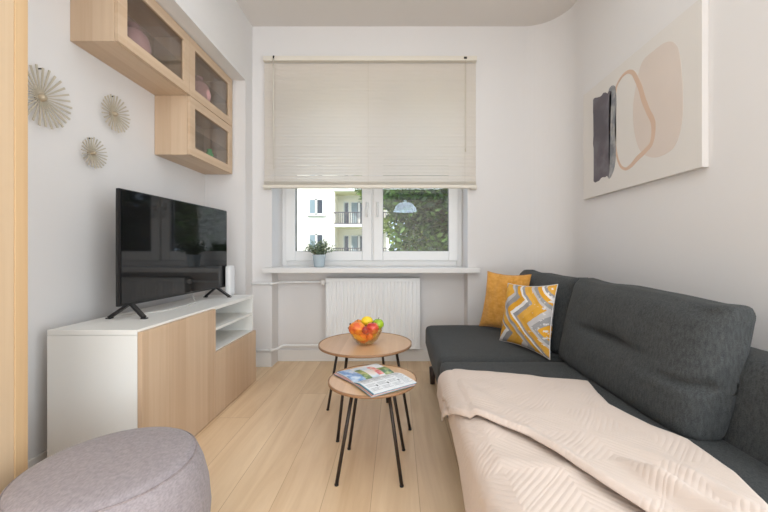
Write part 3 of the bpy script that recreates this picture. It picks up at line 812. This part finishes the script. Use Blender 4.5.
def spline(pts, per=8, closed=True):
    out = []; n = len(pts)
    for i in range(n if closed else n-1):
        p0, p1, p2, p3 = [Vector(pts[(i+k) % n] if closed else pts[max(0, min(n-1, i+k))]) for k in (-1, 0, 1, 2)]
        for j in range(per):
            t = j/per
            out.append(tuple(0.5*((2*p1)+(p2-p0)*t+(2*p0-5*p1+4*p2-p3)*t*t+(3*p1-p0-3*p2+p3)*t**3)))
    return out
blob = [(.54, .40), (.555, .52), (.61, .655), (.70, .675), (.80, .665), (.862, .60), (.885, .47), (.893, .35), (.885, .23), (.85, .145), (.79, .115), (.70, .118), (.61, .17), (.56, .27)]
paint('blush_shape', spline(blob), M['blush'], .0012)
rnd = random.Random(5)
blk = []
for i in range(14): blk.append((.135+rnd.uniform(-.006, .006), .105+.555*i/13))
for i in range(10): blk.append((.14+.20*i/9, .665-.035*i/9+rnd.uniform(-.010, .012)))
for i in range(12): blk.append((.318+rnd.uniform(-.004, .004)-.0*i, .61-.46*i/11))
for i in range(8): blk.append((.31-.175*(i)/8, .10+rnd.uniform(-.012, .012)))
wash = [(.30, .63), (.375, .64), (.385, .5), (.372, .36), (.385, .25), (.36, .13), (.30, .10), (.29, .35)]
paint('grey_wash', spline(wash, 4), M['ink_wash'], .0020)
paint('dark_block', blk, M['ink'], .0023)
loop = [(.385, .625), (.43, .665), (.488, .671), (.535, .645), (.565, .600), (.60, .53), (.625, .457), (.66, .38), (.70, .296), (.69, .204), (.64, .17), (.576, .146), (.52, .118), (.47, .112), (.42, .15), (.385, .236), (.372, .34), (.368, .42), (.370, .52)]
wid = [.009, .010, .012, .016, .019, .021, .022, .020, .021, .017, .018, .019, .015, .011, .010, .009, .007, .006, .007]
sp_ = spline(loop); n = len(sp_); outer = []; inner = []
for i in range(n):
    p = Vector(sp_[i]); t = (Vector(sp_[(i+1) % n])-Vector(sp_[i-1])).normalized(); q = Vector((-t.y, t.x)); k = i/8
    wv = wid[int(k) % len(wid)]*(1-k % 1)+wid[(int(k)+1) % len(wid)]*(k % 1)
    wv *= .75
    outer.append(p+q*wv); inner.append(p-q*wv)
bm = bmesh.new()
def P3(p, l): return bm.verts.new((PXF-l, py1-p[0], pz0+p[1]))
ro = [P3(p, .0017) for p in outer]; ri = [P3(p, .0017) for p in inner]; bo = [P3(p, 0) for p in outer]; bi = [P3(p, 0) for p in inner]
for i in range(n):
    j = (i+1) % n
    bm.faces.new((ro[i], ro[j], ri[j], ri[i])); bm.faces.new((ro[i], bo[i], bo[j], ro[j])); bm.faces.new((ri[i], ri[j], bi[j], bi[i]))
obj('terracotta_loop', bm, M['copper'], pt)

# ------------------------------------------------------------------ pouf
pcx, pcy = -0.820, 1.020
pf = thing('pouf', 'round mauve-grey felt pouf in the left foreground', 'pouf', (pcx, pcy, 0))
bm = bmesh.new()
prof = [(0, .002), (.20, .002), (.215, .006), (.236, .05), (.250, .12), (.256, .19), (.250, .26), (.236, .32), (.222, .355), (.214, .366)]
lathe(bm, prof, (pcx, pcy, 0), 64); obj('body', bm, M['pouf'], pf, smooth=True)
bm = bmesh.new()
lathe(bm, [(.214, .366), (.206, .375), (.190, .381), (.15, .388), (.08, .393), (0, .394)], (pcx, pcy, 0), 64); obj('top_cover', bm, M['pouf'], pf, smooth=True)
bm = bmesh.new(); tube(bm, [(pcx+.2145*math.cos(2*PI*k/72), pcy+.2145*math.sin(2*PI*k/72), .3665) for k in range(73)], .0028, 8, cap=False)
obj('piping', bm, M['pouf_seam'], pf, smooth=True)

# ------------------------------------------------------------------ side tables
def table(label, cx, cy, r, h, feet, inset):
    t = thing('side_table', label, 'table', (cx, cy, 0), 0, 'round side tables')
    bm = bmesh.new(); lathe(bm, [(0, h-.014), (r-.008, h-.014), (r-.002, h-.004), (r-.003, h), (r-.006, h-.001), (0, h-.001)], (cx, cy, 0), 72)
    tp = obj('tabletop', bm, M['oak_top'], t)
    bm = bmesh.new(); lathe(bm, [(r-.009, h-.0145), (r, h-.010), (r+.0005, h+.0008), (r-.005, h+.001), (r-.006, h-.002)], (cx, cy, 0), 72)
    obj('rim', bm, M['brown_edge'], tp, smooth=True)
    c = Vector((cx, cy, 0))
    for f in feet:
        f = Vector((f[0], f[1], 0)); d = (c-f).normalized()
        top = f+d*inset; top.z = h-.014
        bm = bmesh.new(); tube(bm, [f+Vector((0, 0, .004)), top], .0078, 10)
        lg = obj('leg', bm, M['leg'], t, smooth=True)
        bm = bmesh.new(); lathe(bm, [(0, 0), (.009, 0), (.009, .006), (.0078, .008)], (f.x, f.y, 0), 10)
        obj('foot_cap', bm, M['black'], lg)
    bm = bmesh.new()
    for f in feet:
        f = Vector((f[0], f[1], 0)); d = (c-f).normalized(); top = f+d*inset
        box(bm, top.x-.02, top.x+.02, top.y-.02, top.y+.02, h-.0175, h-.0135)
    obj('mounting_plate', bm, M['leg'], t)
table('larger, taller round oak side table holding the fruit bowl', -0.183, 2.07, .268, .448, [(-.3055, 1.831), (.071, 1.951), (-.426, 2.193), (-.062, 2.304)], .085)
table('smaller, lower round oak side table holding the open magazine', -0.110, 1.62, .200, .400, [(-.253, 1.489), (.0196, 1.482), (-.237, 1.76), (.0325, 1.75)], .085)

# fruit bowl
bx_, by_, bz_ = -0.178, 2.040, 0.449
bm = bmesh.new()
lathe(bm, [(0, .0), (.042, .0), (.046, .004), (.070, .028), (.088, .060), (.099, .100), (.0965, .100), (.085, .061), (.067, .031), (.042, .009), (0, .008)], (bx_, by_, bz_), 18)
tag(obj('fruit_bowl', bm, M['bowl']), 'clear amber glass fruit bowl on the larger side table', 'bowl')
def fruit(name, label, pos, r, mat, stem=True, **kw):
    t = thing(name, label, name.split('_')[-1], (bx_+pos[0], by_+pos[1], bz_+pos[2]-r), 0, 'fruit in the bowl')
    obj('flesh', sph((bx_+pos[0], by_+pos[1], bz_+pos[2]), r, **kw), mat, t, smooth=True)
    if stem:
        bm = bmesh.new(); zt_ = bz_+pos[2]+r*kw.get('sz', 1)*(1-kw.get('dimple', 0))
        tube(bm, [(bx_+pos[0], by_+pos[1], zt_-.004), (bx_+pos[0]+.002, by_+pos[1], zt_+.006), (bx_+pos[0]+.006, by_+pos[1], zt_+.014)], .0014, 6)
        obj('stem', bm, M['dark'], t)
fruit('mango', 'large orange-red mango on the left of the fruit bowl', (-.048, -.028, .092), .042, M['mango'], sx=1.15, sz=.95)
fruit('apple', 'red and yellow apple at the front right of the fruit bowl', (.040, -.035, .096), .036, M['apple_red'], dimple=.22)
fruit('apple', 'green apple at the right rim of the fruit bowl', (.068, .022, .106), .034, M['apple_green'], dimple=.22)
fruit('lemon', 'yellow lemon on top at the back of the fruit bowl', (.004, .026, .124), .028, M['lemon'], stem=False, sx=1.25)
fruit('plum', 'dark red plum between the mango and the red apple', (.002, -.052, .088), .022, M['plum'])
fruit('orange', 'orange at the back left of the fruit bowl', (-.046, .046, .095), .034, M['orange'], stem=False)
fruit('orange', 'orange low at the front, seen through the glass bowl', (-.012, -.022, .045), .036, M['orange'], stem=False)
fruit('lemon', 'lemon low at the right, seen through the glass bowl', (.030, .012, .052), .028, M['lemon'], stem=False)
fruit('plum', 'yellow-red plum low at the front right inside the bowl', (.026, -.048, .052), .020, M['mango'], stem=False)
bt_ = thing('banana', 'banana with dark tips along the left rim of the bowl', 'banana', (bx_-.08, by_-.03, bz_+.05), 0, 'fruit in the bowl')
bpts = [(-.094, -.036, .112), (-.088, -.040, .100), (-.078, -.052, .076), (-.056, -.060, .054), (-.026, -.062, .040), (.004, -.056, .034)]
bm = bmesh.new(); tube(bm, [(bx_+a*.86, by_+b*.86, bz_+c) for a, b, c in bpts], [.004, .007, .012, .014, .013, .006], 8)
obj('peel', bm, M['banana'], bt_, smooth=True)
for dz, dxx in ((0, 0), (-.022, -.008)):
    bm = bmesh.new(); tube(bm, [(bx_-.080+dxx, by_-.031, bz_+.110+dz), (bx_-.088+dxx, by_-.029, bz_+.122+dz)], [.0045, .006], 8)
    obj('tip', bm, M['dark'], bt_)

# ------------------------------------------------------------------ magazine
mg = thing('magazine', 'open colourful magazine lying on the smaller side table', 'magazine', (-0.098, 1.602, 0.4015), math.atan2(.58, .815))
PWD, HS = 0.164, 0.108
# local x runs along the spine, local +y is the far page, -y the near page
def page_z(t, top):            # t 0 at the spine .. 1 at the outer edge
    return top*(0.42+0.58*math.sin(min(1, t*2.6)*PI/2))*(1-.62*max(0, t-.35)**1.2)
def page(name, side, zf, x0, x1, t0, t1, mat, thick=.0006, skew=0.0, parent=None, n=14):
    bm = bmesh.new(); rows = []
    for i in range(n+1):
        t = t0+(t1-t0)*i/n
        y = side*PWD*t; z_ = zf(t)
        rows.append([bm.verts.new((x+skew*t, y, z_+dz)) for x, dz in ((x0, 0), (x1, 0), (x1, thick), (x0, thick))])
    for a, b in zip(rows, rows[1:]):
        for q in range(4): bm.faces.new((a[q], a[(q+1) % 4], b[(q+1) % 4], b[q]))
    bm.faces.new(rows[0]); bm.faces.new(rows[-1][::-1])
    return obj(name, bm, mat, parent or mg, world=False)
for side, mats in ((-1, ['pg1', 'pg3', 'pg2', 'pg3', 'pg4', 'pg1', 'pg3']), (1, ['pg4', 'pg3', 'pg2', 'pg3', 'pg4', 'pg3', 'pg3'])):
    L = len(mats)
    for k, mm in enumerate(mats):
        topz = .003+.016*k/(L-1) if side < 0 else .002+.011*k/(L-1)
        sk = (-.018*(L-1-k)/(L-1) if side > 0 else -.012*(L-1-k)/(L-1))
        last = k == L-1
        pg = page('page', side, lambda t, z_=topz: page_z(t, z_)*1.0+.0005, -HS, HS, 0.0, 1.0, M['paper'] if last else M[mm], .0020, sk)
        if last: (globals().__setitem__('near' if side < 0 else 'far', (pg, topz)))
def pic(side, x0, x1, t0, t1, mat, nm='printed_picture'):
    pgo, topz = near if side < 0 else far
    page(nm, side, lambda t: page_z(t, topz)+.0026, x0, x1, t0, t1, mat, .0003, 0, pgo)
pic(1, -HS, -.040, .02, .99, M['pblue']); pic(1, -.044, -.010, .02, .75, M['pgreen']); pic(1, -.009, .030, .02, .99, M['ppale'])
pic(1, .031, .060, .1, .8, M['pred']); pic(1, .061, HS, .02, .55, M['pgreen']); pic(1, -.044, -.010, .76, .99, M['ppale'])
pic(-1, -HS, -.112, .0, 1.0, M['pg1'], 'printed_stripe')
for ci, (xa, xb) in enumerate(((-.098, -.052), (-.044, .002), (.010, .056), (.064, .102))):
    for r_ in range(13):
        if r_ in (5, 9) and ci < 3: continue
        pic(-1, xa, xb-(.012 if r_ % 4 == 3 else 0), .14+.06*r_, .155+.06*r_, M['ink_text'], 'printed_text')
for xa in (-.060, -.005, .050):
    pic(-1, xa, xa+.007, .60, .68, M['ink_black'], 'printed_mark')
pic(-1, -.098, .02, .05, .085, M['ink_text'], 'printed_title')

# ------------------------------------------------------------------ sofa
SF = thing('sofa', 'charcoal fabric sofa along the right wall', 'sofa', (0.6, 1.7, 0))
SX0, SX1, SY0, SY1 = 0.220, 1.16, 0.60, 2.785
SEAT = 0.404
mid = 1.885
def seat(ya, yb):
    hx, hy, hz = (1.03-SX0)/2, (yb-ya)/2, .135
    cx_, cy_, cz_ = (1.03+SX0)/2, (ya+yb)/2, SEAT-.135
    def df(p, q):
        e = (1-p.x**4)*(1-p.y**4)
        q = q+Vector((cx_, cy_, cz_))
        if p.z > 0: q.z += .012*e*p.z+.003*nz(q.x, q.y, 0, 4)
        if p.x < -.5: q.x += .035*max(0, -p.z)*(-p.x-.5)*2       # front face slants under
        if p.y > .98 and yb > 2.5: q.y -= .03*max(0, -p.z)
        return q
    return rounded((hx, hy, hz), .034, (20, 26, 8), df)
obj('seat_cushion', seat(mid+.001, SY1), M['sofa'], SF, smooth=True)
obj('seat_cushion', seat(SY0, mid-.001), M['sofa'], SF, smooth=True)
obj('underframe', B(SX0+.055, 1.0, SY0+.04, SY1-.05, .118, .16), M['sofa_under'], SF)
def backf(p, q):
    q = q+Vector((1.07, (SY0+SY1)/2, .395))
    q.x += .04*(q.z-.4)/.3
    return q
obj('back_frame', rounded((.085, (SY1-SY0)/2, .275), .05, (6, 30, 10), backf), M['sofa'], SF, smooth=True)
def back_cushion(ya, yb, z0, z1, dents, zdrop=0):
    hx, hy, hz = .085, (yb-ya)/2, (z1-z0)/2
    def df(p, q):
        u, v_ = p.y, p.z
        e = max(0, (1-abs(u)**3))*max(0, (1-abs(v_)**3))
        x, y, z = q
        x += (-1 if p.x < 0 else .3)*.028*e*abs(p.x)
        # pinched ends
        pin = 1-.30*max(0, (abs(u)-.72)/.28)**2-.22*max(0, (abs(v_)-.7)/.3)**2
        x *= pin
        y *= 1-.02*v_*v_
        for (du, dv, su, sv, a) in dents:
            g = math.exp(-((u-du)/su)**2-((v_-dv)/sv)**2)
            if p.x < 0.3: x += a*g
        if p.x < .3:
            x += .004*nz(y, z, 1.3, 7)+.0018*nz(y, z, 4.1, 22)
        z += .006*nz(y, 0, 2.2, 6)*(1 if v_ > 0 else 0)
        zz = z+hz
        z -= zdrop*max(0, -u)**2*(v_*.5+.5)
        cor = max(0, (abs(u)-.8)/.2)*max(0, (v_-.75)/.25)
        y += .018*cor*(1 if u > 0 else -1); z += .012*cor
        cx_ = .925+.105*(zz/(2*hz))
        return Vector((cx_+x, (ya+yb)/2+y, z0+hz+z))
    return rounded((hx, hy, hz), .038, (8, 56, 34), df)
# dents (u, v, su, sv, depth): the tufted groove and the creases at the near end
obj('back_cushion', back_cushion(1.05, 1.945, .394, .826, [(.02, .03, .36, .06, .046), (.02, .03, .45, .26, .020), (-.86, -.16, .15, .045, .036), (-.97, -.12, .06, .10, .034), (-.86, .90, .12, .06, .020), (-.55, -.3, .3, .06, -.006)], .022), M['sofa'], SF, smooth=True)
obj('back_cushion', back_cushion(1.947, 2.80, .400, .826, [(0, .05, .34, .06, .035), (0, .05, .4, .22, .018)]), M['sofa'], SF, smooth=True)
for (x, y) in ((.262, 2.63), (.262, .72), (.95, 2.63), (.95, .72)):
    bm = bmesh.new(); tube(bm, [(x, y, 0), (x, y, .122)], [.018, .024], 12)
    obj('leg', bm, M['sofaleg'], SF, smooth=True)

# ------------------------------------------------------------------ throw pillows
def pillow(name, label, bl_, br_, tl_, tr_, T, mat, seed):
    """pillow spanned by its four corners, as seen from its front"""
    c = (Vector(bl_)+Vector(br_)+Vector(tl_)+Vector(tr_))/4
    root = thing(name, label, 'pillow', tuple((Vector(bl_)+Vector(br_))/2), 0)
    bm = bmesh.new(); uvl = bm.loops.layers.uv.new('UVMap')
    n = 30; BL, BR, TL, TR = map(Vector, (bl_, br_, tl_, tr_))
    nrm = (BR-BL).cross(TL-BL).normalized()
    g = {}
    for s in (1, -1):
        for i in range(n+1):
            for j in range(n+1):
                u, v_ = i/n, j/n
                if s == -1 and (i in (0, n) or j in (0, n)):
                    g[(s, i, j)] = g[(1, i, j)]; continue
                a, b = 2*u-1, 2*v_-1
                # sides bow inwards between the corners
                uu = u-.045*a*(1-b*b)*1.0; vv = v_-.045*b*(1-a*a)
                base = BL*(1-uu)*(1-vv)+BR*uu*(1-vv)+TL*(1-uu)*vv+TR*uu*vv
                th_ = T*((1-abs(a)**2.3)*(1-abs(b)**2.3))**.55
                wr_ = .012*nz(u*3+seed, v_*3, s, 1.6)+.006*nz(u*8+seed, v_*8, s, 1.3)
                edge = 1-max(abs(a), abs(b))**6
                g[(s, i, j)] = bm.verts.new(base+nrm*(s*th_+wr_*edge))
    for s in (1, -1):
        for i in range(n):
            for j in range(n):
                ks = [(i, j), (i+1, j), (i+1, j+1), (i, j+1)]
                if s < 0: ks = ks[::-1]
                f = bm.faces.new([g[(s, a, b)] for a, b in ks])
                for l, (a, b) in zip(f.loops, ks): l[uvl].uv = (a/n, b/n)
    obj('cover', bm, mat, root, smooth=True)
    pts = []
    for k in range(4*n+1):
        k %= 4*n
        i, j = (k, 0) if k < n else (n, k-n) if k < 2*n else (3*n-k, n) if k < 3*n else (0, 4*n-k)
        u, v_ = i/n, j/n; a, b = 2*u-1, 2*v_-1; uu = u-.045*a*(1-b*b); vv = v_-.045*b*(1-a*a)
        pts.append(BL*(1-uu)*(1-vv)+BR*uu*(1-vv)+TL*(1-uu)*vv+TR*uu*vv)
    bm = bmesh.new(); tube(bm, pts, .0022, 6, cap=False)
    obj('seam', bm, M['mustard'] if mat != M['zigzag'] else M['canvas_side'], root, smooth=True)
    return root
pillow('throw_pillow', 'plain mustard pillow at the far end of the sofa', (.615, 2.66, .420), (.850, 2.36, .420), (.672, 2.640, .830), (.905, 2.40, .822), .060, M['mustard'], 1)
pillow('throw_pillow', 'grey, white and mustard zigzag pillow in front of the plain mustard one', (.648, 2.25, .415), (.800, 1.862, .412), (.708, 2.27, .775), (.872, 1.930, .800), .066, M['zigzag'], 5)

# ------------------------------------------------------------------ quilted throw
def interp(tab, x):
    if x <= tab[0][0]: return tab[0][1]
    for (a, b), (c, d) in zip(tab, tab[1:]):
        if x <= c: return b+(d-b)*(x-a)/(c-a)
    return tab[-1][1]
XRT = [(.5, .765), (.746, .779), (.86, .815), (1.01, .824), (1.09, .782), (1.24, .738), (1.34, .755), (1.465, .785), (1.8, .79)]
def drape(c, Y, hang, off):
    """c = distance from the right border, measured across the seat then down its front"""
    Wt = .82-SX0-.035
    if c < Wt:
        X = .82-c
        if X > .5: X = .5+(X-.5)*(interp(XRT, Y)-.5)/.32
        ex = (.82-c); z_ = SEAT+.014
        r_ = max(0, 1-((ex-.30)/.25)) if False else 0
        return Vector((X, Y, z_+off-.012*max(0, min(1, (.30-ex)/.06))**2))
    s = c-Wt; rr = .035+off; arc = rr*PI/2
    if s < arc:
        a = s/rr
        return Vector((SX0+.035-rr*math.sin(a)+0, Y, SEAT+.002+off-rr*(1-math.cos(a))))
    return Vector((SX0+.035-rr+.03*(s-arc)*0-.0, Y, SEAT+.002+off-rr-(s-arc)))
def layer(off, Yfar, Ynear, hangf, nx, ny, wr_, thick, edge_lift, name, parent):
    bm = bmesh.new(); uvl = bm.loops.layers.uv.new('UVMap'); G = []
    Wt = .82-SX0-.035; arc = (.035+off)*PI/2
    for i in range(nx+1):
        t = i/nx; row = []
        for j in range(ny+1):
            q = j/ny
            if callable(hangf):          # hem length changes along the sofa, straight far and near borders
                Y = Yfar(0, 0)*(1-q)+Ynear(0, 0)*q
                c = t*(Wt+arc+hangf(Y))
            else:                        # straight hem, shaped far and near borders
                c = t*(Wt+arc+hangf)
                Y = Yfar(.82-c, c)*(1-q)+Ynear(.82-c, c)*q
            p = drape(c, Y, 0, off)
            on_top = 1 if c < Wt else 0
            h = wr_(c, Y)
            if on_top: p.z += h
            else: p.x -= (h if h < -.008 else abs(h)*.8); p.y += h*.1
            if edge_lift:
                p.z += edge_lift*math.exp(-((1-q)/.10)**2)*(1 if on_top else .3)
                if not on_top: p.x -= edge_lift*.5*math.exp(-((1-q)/.10)**2)
                if q > .97: p.z -= edge_lift*.9*(q-.97)/.03
            row.append((bm.verts.new(p), c, Y))
        G.append(row)
    for i in range(nx):
        for j in range(ny):
            ks = [G[i][j], G[i+1][j], G[i+1][j+1], G[i][j+1]]
            f = bm.faces.new([k[0] for k in ks])
            for l, k in zip(f.loops, ks): l[uvl].uv = (k[1], k[2])
    o = obj(name, bm, M['throw'], parent, smooth=True)
    m = o.modifiers.new('thickness', 'SOLIDIFY'); m.thickness = thick; m.offset = -1
    return o
th = thing('quilted_throw', 'pale blush quilted throw spread over the near half of the sofa', 'blanket', (0.5, 1.1, SEAT))
def wl(c, Y):
    return .004*nz(c, Y, 0, 5)+.002*nz(c, Y, 3, 12)+.006*math.exp(-((Y-.93-.25*(c-.5))/.035)**2)*(1 if c > .2 else 0)
layer(.011, lambda X, c: 1.45, lambda X, c: .56, lambda Y: interp([(.6, .27), (.9, .26), (1.08, .19), (1.2, .12), (1.34, .085), (1.5, .075)], Y), 60, 90, wl, .005, 0, 'lower_layer', th)
NEAR = [(.06, 1.47), (.10, 1.455), (.149, 1.37), (.19, 1.29), (.235, 1.21), (.312, 1.116), (.389, 1.025), (.44, .915), (.475, .817), (.505, .75), (.56, .64), (.62, .57), (.9, .55)]
def wu(c, Y):
    X = .82-c
    h = .005*nz(c, Y, 7, 5)+.0025*nz(c, Y, 9, 13)
    h += .010*math.exp(-((X-.30-.9*(1.35-Y)*.5)/.035)**2)*(1 if Y < 1.5 else 0)*.5
    # pleat running to the front right
    if c > .60: h += .030*math.exp(-((c-.668-.06*(Y-1.6))/.012)**2)*max(0, min(1, (1.40-Y)/.1+1))*(-1)
    d = (X-.60)-(.83-Y)*.35
    if Y < .92: h += .038*math.exp(-(d/.030)**2)*min(1, (.92-Y)/.10)
    d2 = (X-.66)-(.95-Y)*.5
    if Y < 1.0: h += .012*math.exp(-(d2/.022)**2)*min(1, (1.0-Y)/.15)
    return h
layer(.023, lambda X, c: 1.465+.155*max(0, min(1, (.82-X)/.57))+.10*max(0, min(1, (c-.50)/.26))**1.5+.006*nz(c, 0, 0, 9), lambda X, c: interp(NEAR, X), .082, 90, 110, wu, .006, .014, 'folded_layer', th)

# ------------------------------------------------------------------ pendant lamp (behind the viewpoint, mirrored in the window)
pd = thing('pendant_lamp', 'pale blue dome pendant lamp mirrored in the right window pane', 'lamp', (0.17, -0.80, 1.80))
bm = bmesh.new()
dome = [(.235*math.cos(a), .20*math.sin(a)) for a in [PI/2*k/14 for k in range(14)]]+[(.03, .20), (.03, .235), (0, .235)]
lathe(bm, dome, (.17, -.80, 1.80), 40); sh = obj('shade', bm, M['lampshade'], pd, smooth=True)
sh.modifiers.new('t', 'SOLIDIFY').thickness = .003
bm = bmesh.new(); tube(bm, [(.17, -.80, 2.03), (.17, -.80, ZC-.02)], .004, 8); obj('cord', bm, M['cord'], pd)
bm = bmesh.new(); lathe(bm, [(0, 0), (.05, 0), (.05, .02), (0, .022)], (.17, -.80, ZC-.022), 20); obj('ceiling_rose', bm, M['trim'], pd)
bm = sph((.17, -.80, 1.885), .035); bl_o = obj('bulb', bm, M['lampin'], pd, smooth=True)

# ------------------------------------------------------------------ lights
def area(name, loc, size, sizey, power, rot, col=(1, 1, 1)):
    l = bpy.data.lights.new(name, 'AREA'); l.shape = 'RECTANGLE'; l.size = size; l.size_y = sizey; l.energy = power; l.color = col
    o = bpy.data.objects.new(name, l); C.objects.link(o); o.location = loc; o.rotation_euler = rot
    return o
# unseen fill lights added around the viewpoint to brighten the closed room
LC = (.845, .94, 1.0)
area('rear_fill', (-0.05, -2.35, 2.66), 2.4, 0.36, 15, (math.radians(68), 0, 0), LC)  # added fill, hung high to stay out of the pane reflections
area('low_rear_fill', (-0.05, -2.45, 0.50), 2.5, 0.8, 38, (math.radians(112), 0, 0), LC)  # added fill tilted upwards, lifts low surfaces and the ceiling
area('side_fill', (XR-.05, -0.35, 1.10), 1.7, 1.9, 52, (PI/2, 0, PI/2), LC)  # added fill on the solid right wall, brightens the left side
area('ceiling_fill', (0.0, 0.3, ZC-.03), 2.0, 3.4, 19, (0, 0, 0), LC)  # added overhead fill, stands for no ceiling fitting
sun = bpy.data.lights.new('sun', 'SUN'); sun.energy = 5.5; sun.angle = math.radians(1); sun.color = (1, .96, .88)
so = bpy.data.objects.new('sun', sun); C.objects.link(so)
d = Vector((0.55, 0.62, -0.62)); so.rotation_euler = d.to_track_quat('-Z', 'Y').to_euler()
wld = bpy.data.worlds.new('sky'); S.world = wld; wld.use_nodes = True
bg = wld.node_tree.nodes['Background']; bg.inputs['Color'].default_value = (.62, .78, 1.0, 1); bg.inputs['Strength'].default_value = 2.2

# ------------------------------------------------------------------ camera
cam = bpy.data.cameras.new('camera'); co = bpy.data.objects.new('camera', cam); C.objects.link(co)
co.location = (0, 0, CAM_Z); co.rotation_euler = (PI/2, 0, 0)
cam.sensor_width = 36; cam.lens = 356/768*36
cam.shift_x = -13/768; cam.shift_y = -5/768; cam.clip_start = .05; cam.clip_end = 200
S.camera = co
S.view_settings.view_transform = 'Standard'; S.view_settings.look = 'None'; S.view_settings.exposure = 0.12; S.view_settings.gamma = 1
S.view_settings.use_curve_mapping = False
S.cycles.max_bounces = 10; S.cycles.diffuse_bounces = 6; S.cycles.transparent_max_bounces = 16
S.cycles.use_denoising = True
